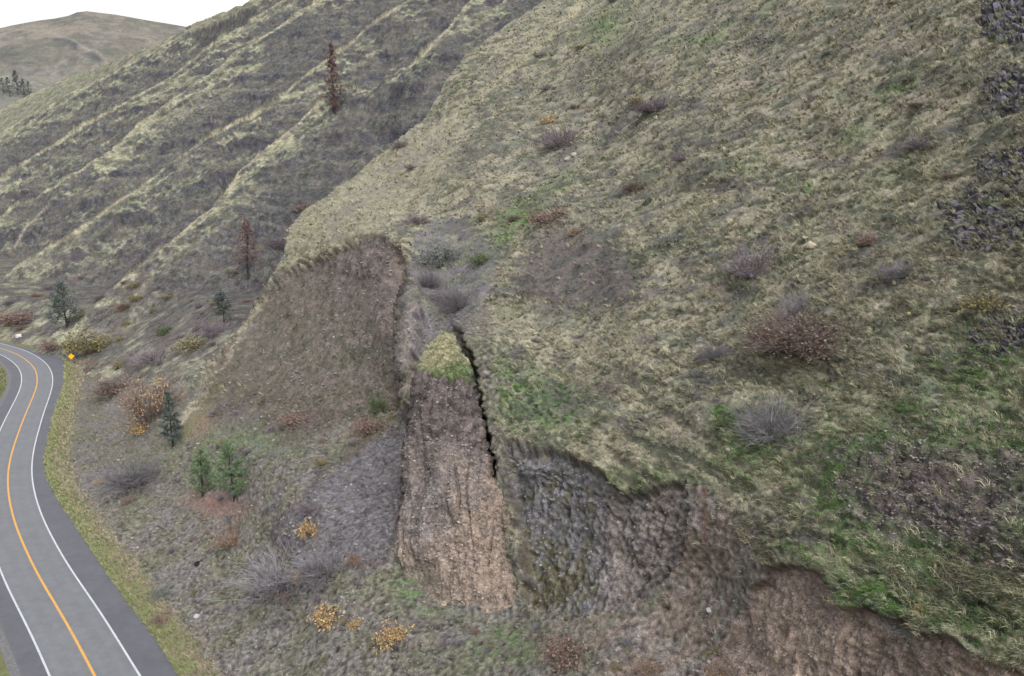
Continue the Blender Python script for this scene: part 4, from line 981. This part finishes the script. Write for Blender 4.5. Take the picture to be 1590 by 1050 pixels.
SHRUBS = [  # kind, px, py(base), half width px, squash, surface, label
    ('yellow', 853, 190, 9, 1, 'n', 'small bright yellow shrub high on the grass slope beside a purple bush'),
    ('purple', 872, 222, 30, .9, 'n', 'purple grey bush just below the small yellow shrub on the upper slope'),
    ('rust', 855, 348, 28, .7, 'n', 'pinkish brown low bush on the slope above the bare soil patch'),
    ('orange', 893, 364, 10, .9, 'n', 'tiny orange brown shrub right of the pinkish low bush'),
    ('purple', 1172, 425, 40, 1, 'n', 'round lilac grey bush standing upslope of the widest brown bush'),
    ('brown', 1250, 542, 72, .65, 'n', 'widest brown leafless bush in the middle of the grass slope'),
    ('grey', 1238, 495, 26, 1.4, 'n', 'upright grey twigs rising behind the widest brown bush'),
    ('rust', 1348, 378, 15, 1, 'n', 'small reddish shrub upslope between the tan boulders and right rock outcrops'),
    ('grey', 1405, 440, 28, .8, 'n', 'thin grey bush on pale grass below the small reddish shrub'),
    ('grey', 1108, 555, 24, .9, 'n', 'faint grey twig bush left of the widest brown bush'),
    ('grey', 1205, 690, 45, 1.2, 'n', 'large thin grey twig bush next to the bright green plant'),
    ('green', 1127, 668, 14, 1, 'n', 'bright green leafy plant on the slope beside grey twigs'),
    ('purple', 1058, 250, 15, .8, 'n', 'small purple bush on the upper middle slope'),
    ('sage', 1048, 372, 14, .8, 'n', 'small grey green bush on the middle slope left of the lilac bush'),
    ('sage', 672, 408, 26, .9, 'n', 'blue grey sagebrush at the head of the gully above the crack'),
    ('sage', 690, 400, 24, .9, 'n', 'grey green bush in the gully below the blue grey sagebrush'),
    ('grey', 664, 440, 22, 1., 'n', 'grey twigs on the gully edge beside the scar wall'),
    ('purple', 690, 470, 22, .9, 'n', 'lilac grey bush left of the tall grey bush in the gully'),
    ('green', 748, 405, 18, .6, 'n', 'fresh green plants on the right bank of the gully'),
    ('grey', 712, 480, 24, 1.3, 'n', 'tall grey leafless bush in the gully just above the pillar'),
    ('purple', 648, 348, 18, .7, 'n', 'purple bush on the rim right of the brown scar'),
    ('purple', 1020, 172, 34, .5, 'n', 'wide dark low bush near the top of the grass slope'),
    ('purple', 1425, 222, 26, .6, 'n', 'dark purple low bush upper right left of the rock outcrops'),
    ('olive', 1528, 492, 26, .8, 'n', 'yellowish bush above the lower purple rock outcrop'),
    ('yellow', 1425, 950, 7, 1.6, 'n', 'single yellow plant on the lower right turf edge'),
    ('sage', 1387, 966, 28, .5, 'n', 'flat grey sagebrush on the turf edge above the brown cut bank'),
    ('brown', 985, 290, 20, .6, 'n', 'low brown bush midway up the open slope'),
    ('orange', 238, 655, 38, 1.25, 'n', 'big half bare orange leaved shrub left of the slender pine'),
    ('yellow', 222, 672, 15, .8, 'n', 'yellow tuft shrub below the big orange shrub'),
    ('orange', 145, 570, 13, .7, 'g', 'orange shrub just right of the yellow road sign'),
    ('yellow', 146, 626, 7, 1, 'g', 'small bright yellow shrub beside the grassy road verge'),
    ('olive', 113, 544, 13, 1.2, 'f', 'yellow green shrub directly behind the road sign'),
    ('olive', 148, 545, 28, .9, 'f', 'broad olive bush right behind the yellow green shrub'),
    ('rust', 28, 500, 26, .6, 'f', 'rusty brush at the foot of the mountain above the far road bend'),
    ('rust', 82, 540, 15, .7, 'f', 'reddish brush on the far road edge left of the sign'),
    ('brown', 182, 606, 30, .6, 'n', 'dark brown brush heap below the olive bush'),
    ('rust', 165, 580, 22, .7, 'g', 'rust brown brush on the bank right of the road sign'),
    ('grey', 205, 755, 42, .8, 'n', 'pale grey leafless thicket left of the pair of pines'),
    ('yellow', 158, 748, 8, .8, 'n', 'small orange yellow shrub at the ditch by the grey thicket'),
    ('grey', 440, 905, 62, .55, 'n', 'largest tangled grey thicket on the lower talus'),
    ('grey', 500, 890, 40, .8, 'n', 'grey twig bush on the right side of the large grey thicket'),
    ('orange', 357, 846, 20, .8, 'n', 'yellowish brush on the stony talus below the pines'),
    ('yellow', 479, 828, 14, 1.1, 'n', 'orange yellow shrub above the grey thicket'),
    ('yellow', 463, 900, 7, 1.8, 'n', 'thin upright yellow plant inside the grey thicket'),
    ('yellow', 510, 968, 22, .8, 'n', 'yellow leaved shrub at the lower middle left of the orange one'),
    ('yellow', 553, 972, 9, 1, 'n', 'little yellow shrub between the two larger yellow shrubs at the bottom'),
    ('yellow', 610, 998, 18, 1.2, 'n', 'orange yellow bushy shrub below the left foot of the pillar'),
    ('orange', 550, 874, 10, .8, 'n', 'small orange tuft on the smooth grey talus'),
    ('rust', 253, 968, 14, .8, 'n', 'dark red shrub on the road ditch near the bottom'),
    ('rust', 448, 930, 14, .6, 'n', 'low red brown shrub under the large grey thicket'),
    ('rust', 873, 1025, 32, .9, 'n', 'round reddish bush at the bottom right of the pillar'),
    ('orange', 1005, 1050, 20, .8, 'n', 'orange brown bush at the bottom edge below the scarp'),
    ('orange', 1110, 1048, 20, .9, 'n', 'orange bush at the bottom edge beside the brown cut bank'),
    ('purple', 478, 790, 16, .7, 'n', 'small purple shrub at the edge of the smooth grey talus'),
    ('rust', 575, 668, 24, .7, 'n', 'pinkish brush between the scar and the pillar'),
    ('rust', 462, 655, 26, .5, 'n', 'brown red brush strip along the foot of the scar'),
    ('green', 588, 640, 11, 1.8, 'n', 'green plants growing up the gully wall left of the pillar'),
    ('sage', 250, 925, 16, .6, 'n', 'grey green shrub on the slope above the road ditch'),
    ('purple', 332, 520, 22, .8, 'f', 'purple brush under the dark pine in the draw'),
    ('purple', 432, 384, 18, .9, 'f', 'pink grey bush beside the rust coloured pine'),
    ('rust', 468, 326, 12, .7, 'f', 'red brown bush on the far gully behind the pale spur'),
    ('olive', 300, 540, 22, .6, 'f', 'olive brush in the mouth of the draw'),
    ('green', 258, 516, 12, .7, 'f', 'small green bush in the draw above the orange shrub'),
    ('purple', 240, 560, 30, .6, 'f', 'grey purple brush behind the big orange shrub'),
]
def locate(px, py, surf):
    if surf == 'n': return where(px, py)
    if surf == 'g': return ground(px, py, 0.0)
    return far_pt(px, py)
for kind, px, py, hw, sq, sf, lab in SHRUBS:
    p = locate(px, py, sf); Z = proj(p[None])[2][0]
    place_bush(kind, p, 1.18 * hw * Z / FPX, lab, 'shrubs on the slope and roadside', squash=sq)
def small_brush():
    r = RNG(21); n = 0
    while n < 140:
        px, py = r.uniform(130, 1120), r.uniform(640, 1050)
        i = near_idx(px, py)
        if NTAL[i] < 0.6 or NHARD[i] > 0.4 or NOUT[i] or NP_[i, 2] < 1.5: continue
        k = ['grey', 'sage', 'rust', 'olive', 'purple'][r.choice(5, p=[.34, .2, .12, .18, .16])]
        lab = {'grey': 'small leafless grey shrub among the talus stones', 'sage': 'small grey green sagebrush among the talus stones', 'rust': 'small rusty shrub among the talus stones', 'olive': 'small olive yellow shrub among the talus stones', 'purple': 'small purple grey shrub among the talus stones'}[k]
        place_bush(k, NP_[i], r.uniform(4, 11) * NP_[i, 1] / FPX, lab, 'small %s shrubs on the talus' % k, r, r.uniform(.5, .9)); n += 1
    n = 0
    while n < 60:
        px, py = r.uniform(560, 1590), r.uniform(0, 900)
        i = near_idx(px, py)
        if NGR[i] < 0.8 or NOUT[i]: continue
        k = ['grey', 'sage', 'brown', 'olive', 'purple'][r.choice(5, p=[.22, .3, .14, .1, .24])]
        lab = {'grey': 'small leafless grey shrub in the dry slope grass', 'sage': 'small grey green sagebrush in the dry slope grass', 'brown': 'small brown shrub in the dry slope grass', 'olive': 'small olive yellow shrub in the dry slope grass', 'purple': 'small purple grey shrub in the dry slope grass'}[k]
        place_bush(k, NP_[i], r.uniform(5, 14) * NP_[i, 1] / FPX, lab, 'small %s shrubs in the grass' % k, r, r.uniform(.45, .8)); n += 1
    n = 0
    while n < 45:
        px, py = r.uniform(5, 400), r.uniform(420, 600)
        if not NOUT[near_idx(px, py)] or (px < 110 and py > 524) or py > 555 + 0.12 * px: continue
        p = far_pt(px, py); Z = proj(p[None])[2][0]
        k = ['grey', 'sage', 'brown', 'olive', 'purple', 'rust'][r.choice(6, p=[.2, .14, .2, .14, .2, .12])]
        lab = {'grey': 'small leafless grey shrub at the foot of the mountain', 'sage': 'small grey green sagebrush at the foot of the mountain', 'brown': 'small brown shrub at the foot of the mountain', 'olive': 'small olive yellow shrub at the foot of the mountain', 'purple': 'small purple grey shrub at the foot of the mountain', 'rust': 'small rusty shrub at the foot of the mountain'}[k]
        place_bush(k, p, r.uniform(4, 12) * Z / FPX, lab, 'small %s shrubs below the mountain' % k, r, r.uniform(.5, .9)); n += 1
small_brush()

def pine(name, h, rad, seed, cols, bark, dens=1.0, low=0.22, needle=0.36, droop=0.25, ragged=0.3):
    r = RNG(seed); root = empty(name, (0, 0, 0)); tr, br, cr = MB(), MB(), MB()
    zz = np.linspace(-0.3, h, 12); bend = np.cumsum(r.normal(0, 0.012 * h, (12, 2)), 0) * np.linspace(0, 1, 12)[:, None]
    P = np.c_[bend, zz]; R = np.interp(zz, [-0.3, 0, h], [0.024 * h, 0.020 * h, 0.003 * h])
    tr.tube(P, R, bark, 8); tr.build('trunk', M_TWIG, root, True)
    z = low * h; q = 0
    while z < h * 0.985:
        t = (z / h - low) / (1 - low)
        prof = min(1, 0.55 + 2.2 * t) * (1 - t) ** 0.75 + 0.05
        for k in range(r.randint(4, 7)):
            a = r.uniform(0, 6.28); L = rad * prof * r.uniform(1 - ragged, 1.12)
            c = np.array([np.interp(z, zz, P[:, 0]), np.interp(z, zz, P[:, 1]), z])
            el = r.uniform(-0.15, 0.25) + 0.5 * t
            d = np.array([math.cos(a), math.sin(a), math.tan(el)])
            b1 = c + d * L * 0.5; b2 = b1 + (d + [0, 0, -droop + 0.25]) * L * 0.5
            br.tube([c, b1, b2], np.array([0.012, 0.008, 0.003]) * max(L, .6), bark * r.uniform(0.8, 1.2))
            nc = max(3, int(L / rad * 13 * dens))
            for m in range(nc):
                s_ = r.uniform(0.3, 1.03); p = (c + (b1 - c) * s_ * 2) if s_ < 0.5 else (b1 + (b2 - b1) * (s_ - 0.5) * 2)
                p = p + r.normal(0, 0.05 * rad, 3); nn = 20
                D = r.normal(0, 0.7, (nn, 3)) + d * 0.5 + [0, 0, 0.25]; D /= np.linalg.norm(D, axis=1)[:, None]
                cr.needles(np.repeat(p[None], nn, 0), D, needle * h / 8 * r.uniform(0.6, 1.2, nn), 0.026 * h / 8, cols[r.choice(len(cols), nn)] * r.uniform(0.7, 1.3), r)
        z += h * r.uniform(0.035, 0.06)
    br.build('branches', M_TWIG, root)
    cr.build('crown', M_LEAF, root)
    return root
PG = np.array([lin(112, 138, 90), lin(124, 148, 100), lin(96, 122, 82), lin(130, 150, 106)])
PB = np.array([lin(96, 112, 102), lin(84, 102, 94), lin(110, 122, 108)])
PR = np.array([lin(142, 114, 106), lin(126, 104, 100), lin(150, 120, 106)])
BK = lin(66, 58, 56)
def tree_at(px, py, top, wpx, surf, seed, cols, label, cat='pine tree', name='pine_tree', **kw):
    p = locate(px, py, surf); Z = proj(p[None])[2][0]
    o = pine(name, (py - top) * Z / FPX * 1.0, 1.2 * wpx / 2 * Z / FPX, seed, cols, BK, **kw)
    o.location = p; tag(o, label, cat, 'pines and snags on the slopes'); return o
tree_at(317, 772, 694, 44, 'n', 1, PG, 'young green pine on the left of the pair above rusty ground', droop=0.1, low=.16)
tree_at(365, 777, 679, 52, 'n', 2, PG, 'taller young green pine on the right of the pair above rusty ground', droop=0.1, low=.16)
tree_at(266, 692, 602, 32, 'n', 3, PB * 0.95, 'slender green pine beside the big orange shrub', dens=0.8, low=.15)
tree_at(104, 510, 440, 54, 'f', 4, PB, 'blue green pine standing at the foot of the mountain above the road bend', low=.15)
tree_at(348, 503, 452, 34, 'f', 5, PB * 0.8, 'small dark pine in the draw left of the brown scar', low=.3)
tree_at(386, 435, 342, 52, 'f', 6, PR, 'rust coloured dying pine with a dark bare trunk above the scar', dens=0.3, low=.3, ragged=.6)
tree_at(520, 178, 76, 38, 'f', 8, PR, 'tall reddish dead pine on the far rocky spur', dens=0.2, low=.12, ragged=.75, needle=.34)
def far_trees():
    for k, (x, hgt, w) in enumerate([(6, 24, 16), (17, 30, 14), (28, 36, 16), (38, 30, 14), (46, 22, 14)]):
        p = distant_pt(x, 150 + k % 2 * 4); Z = proj(p[None])[2][0]
        o = pine('conifer_tree', hgt * Z / FPX, w / 2 * Z / FPX, 40 + k, lin(104, 110, 104)[None] * np.ones((4, 1)), lin(92, 96, 92), dens=0.3, needle=0.35)
        o.location = p; tag(o, 'dark conifer in the small stand at the foot of the distant hill', 'tree', 'conifers below the distant hill')
far_trees()

# ------------------------------------------------------------------ boulders, outcrops
def boulder(seed, rad, col, name='boulder', sub=3, blocky=0.35, sq=(1, 1, 0.75)):
    V, F = ico()
    for _ in range(sub): V, F = subdiv(V, F)
    r = RNG(seed)
    for _ in range(9):                                   # cleave flat faces
        n = r.normal(size=3); n /= np.linalg.norm(n); d = r.uniform(0.62, 0.9); k = V @ n - d
        V = V - np.maximum(k, 0)[:, None] * n
    V = V * (1 + blocky * 0.4 * fbm((V * 1.7 + seed).astype(np.float32), 3, 3.0)[:, None]) * np.array(sq) * rad
    C = np.asarray(col)[None] * (1 + 0.3 * fbm((V * 4 / rad).astype(np.float32), 2, 1.0)[:, None])
    return link_mesh(name, V, F, M_STONE, C, smooth=False)
for k, (px, py, hw, col, sf, lab) in enumerate([
    (1258, 384, 10, lin(182, 164, 136), 'n', 'largest tan boulder on the grass slope above the widest brown bush'),
    (1250, 373, 5, lin(164, 158, 124), 'n', 'small yellowish stone just above the largest tan boulder'),
    (1298, 376, 7, lin(170, 160, 132), 'n', 'pale boulder to the right of the largest tan boulder'),
    (1412, 494, 5, lin(196, 176, 116), 'n', 'small yellow tan stone on the grass right of the widest bush'),
    (307, 876, 5, lin(34, 33, 36), 'n', 'small black boulder alone on the stony talus'),
    (30, 524, 5, lin(205, 200, 196), 'f', 'small white boulder beyond the far road bend'),
    (305, 958, 5, lin(176, 172, 166), 'n', 'pale boulder on the talus near the bottom ditch'),
    (1132, 705, 4, lin(176, 160, 140), 'n', 'small pale stone beside the bright green plant'),
    (890, 240, 6, lin(172, 164, 150), 'n', 'pale stone under the purple bush high on the slope'),
    (880, 246, 5, lin(160, 150, 138), 'n', 'greyer stone touching the pale stone high on the slope'),
    (1104, 950, 5, lin(176, 172, 168), 'n', 'white stone on the talus below the scarp')]):
    p = locate(px, py, sf); Z = proj(p[None])[2][0]; rad = hw * Z / FPX
    o = boulder(k, rad, col); o.location = p + np.array([0, 0, 0.3 * rad]); tag(o, lab, 'boulder', 'loose boulders on the slope')
def outcrop(seed, px, py, wpx, hpx, n, label):
    """a broken basalt ledge: one jagged sheet of blocks and gaps that rises out of the turf"""
    gx = np.arange(px - wpx, px + wpx, 1.1); gy = np.arange(py - hpx, py + hpx, 1.1)
    X, Y = np.meshgrid(gx, gy)
    fx = np.interp(X, GX, np.arange(NX)); fy = np.interp(Y, GY, np.arange(NY))
    ix, iy = np.clip(fx.astype(int), 0, NX - 2), np.clip(fy.astype(int), 0, NY - 2); tx, ty = (fx - ix)[..., None], (fy - iy)[..., None]
    def bil(a):
        a = a.reshape(NY, NX, 3); return (a[iy, ix] * (1 - tx) + a[iy, ix + 1] * tx) * (1 - ty) + (a[iy + 1, ix] * (1 - tx) + a[iy + 1, ix + 1] * tx) * ty
    P = bil(NP_).reshape(-1, 3); N = bil(NN_).reshape(-1, 3); P32 = P.astype(np.float32)
    base = P[len(P) // 2].copy(); r = RNG(seed)
    s = 7.0 * base[1] / FPX
    # cells: every point belongs to its nearest jittered centre, so blocks get flat tops and dark joints
    cen = P[r.choice(len(P), 260)] + r.normal(0, s * 0.2, (260, 3)); hgt = r.uniform(-0.5, 1.0, 260); tlt = r.normal(0, 0.45, (260, 3))
    d = np.full(len(P), 1e9); d2 = d.copy(); own = np.zeros(len(P), int)
    for k in range(260):
        e = np.sqrt((((P - cen[k]) * [1.25, 1, 0.8]) ** 2).sum(1)); m = e < d
        d2 = np.where(m, d, np.minimum(d2, e)); own[m] = k; d = np.where(m, e, d)
    joint = sstep(0.0, 0.35 * s, d2 - d)
    h = (hgt[own] * 0.5 * s + ((P - cen[own]) * tlt[own]).sum(1)) * joint - 0.5 * s * (1 - joint) + 0.15 * s * fbm(P32 / (0.5 * s), 2, 3.0)
    q = np.sqrt(((X - px) / (wpx * 0.95)) ** 2 + ((Y - py) / (hpx * 0.95)) ** 2).ravel() + 0.35 * fbm(P32 / (3.5 * s), 3, 9.0 + seed) * 1.6
    m = sstep(1.05, 0.8, q)
    P = P + N * (h * m + 0.55 * s * m - 1.2 * s * (1 - m))[:, None]
    pal = np.array([lin(102, 97, 106), lin(82, 78, 85), lin(122, 117, 124), lin(68, 64, 70), lin(104, 108, 84)])
    C = pal[r.choice(5, 260, p=[.3, .28, .2, .12, .1])][own] * (1 + 0.5 * fbm(P32 / (0.4 * s), 2, 5.0))[:, None]
    C = C + (lin(52, 49, 50) - C) * (1 - joint)[:, None] * 0.6
    g = sstep(0.15, 0.4, fbm(P32 / (1.6 * s), 2, 12.0)) * 0.6
    C = C + (lin(112, 114, 78) - C) * g[:, None]
    idx = np.arange(X.size).reshape(X.shape)
    F = np.stack([idx[:-1, :-1], idx[1:, :-1], idx[1:, 1:], idx[:-1, 1:]], -1).reshape(-1, 4)
    o = link_mesh('rock_outcrop', P - base, F, M_STONE, C, smooth=False); o.location = base
    tag(o, label, 'rock outcrop', 'basalt outcrops at the right edge')
outcrop(1, 1572, 35, 62, 46, 130, 'topmost dark basalt outcrop at the upper right corner')
outcrop(2, 1574, 140, 52, 38, 100, 'second dark basalt outcrop from the top at the right edge')
outcrop(3, 1566, 258, 58, 40, 120, 'blue grey basalt outcrop third from the top at the right edge')
outcrop(4, 1538, 345, 95, 66, 230, 'largest grey basalt outcrop below the other three at the right edge')
outcrop(5, 1568, 528, 66, 44, 130, 'low purple stone outcrop under the yellowish bush')

# ------------------------------------------------------------------ road sign
def road_sign():
    p = ground(112, 566, 0.0); root = empty('road_sign', p); Z = proj(p[None])[2][0]
    face = math.atan2(-(-p[0]), -p[1]); m1 = plain_mat('sign_yellow', vivid(245, 178, 24), 0.06, 1.0, 0.5); m2 = plain_mat('galvanised_post', lin(130, 132, 134), 0.1, 2.0, 0.6); m3 = plain_mat('sign_border', lin(40, 36, 30), 0.1, 1.0, 0.6)
    hh = (566 - 553) * Z / FPX; s = 0.62
    view = np.array([-p[0], -p[1]]); view /= np.linalg.norm(view); rt = np.array([-view[1], view[0]])
    def ngon(rad, off_, thick, name, mat, par):
        pts = [(math.cos(a), math.sin(a)) for a in [k * math.pi / 2 + e for k in range(4) for e in (-0.09, 0.0, 0.09)]]
        V = []
        for t in (0, thick):
            for cx_, cy_ in pts:
                xy = rt * cx_ * rad * 1.2 + view * (off_ + t); V.append((xy[0], xy[1], hh + cy_ * rad * 1.2))
        n = len(pts); F = [(0, i, i + 1) for i in range(1, n - 1)] + [(n, n + i + 1, n + i) for i in range(1, n - 1)]
        for i in range(n): j = (i + 1) % n; F += [(i, j, n + j), (i, n + j, n + i)]
        return link_mesh(name, V, F, mat, None, par, smooth=False)
    pl = ngon(s, 0.06, 0.02, 'sign_plate', m1, root)
    mb = MB(); mb.tube([(0, 0, -0.3), (0, 0, hh + s * 0.9)], 0.045, (0.2, 0.2, 0.2), 8); mb.build('post', m2, root, True)
    tag(root, 'yellow diamond warning sign on a post at the outside of the road bend', 'road sign')
road_sign()
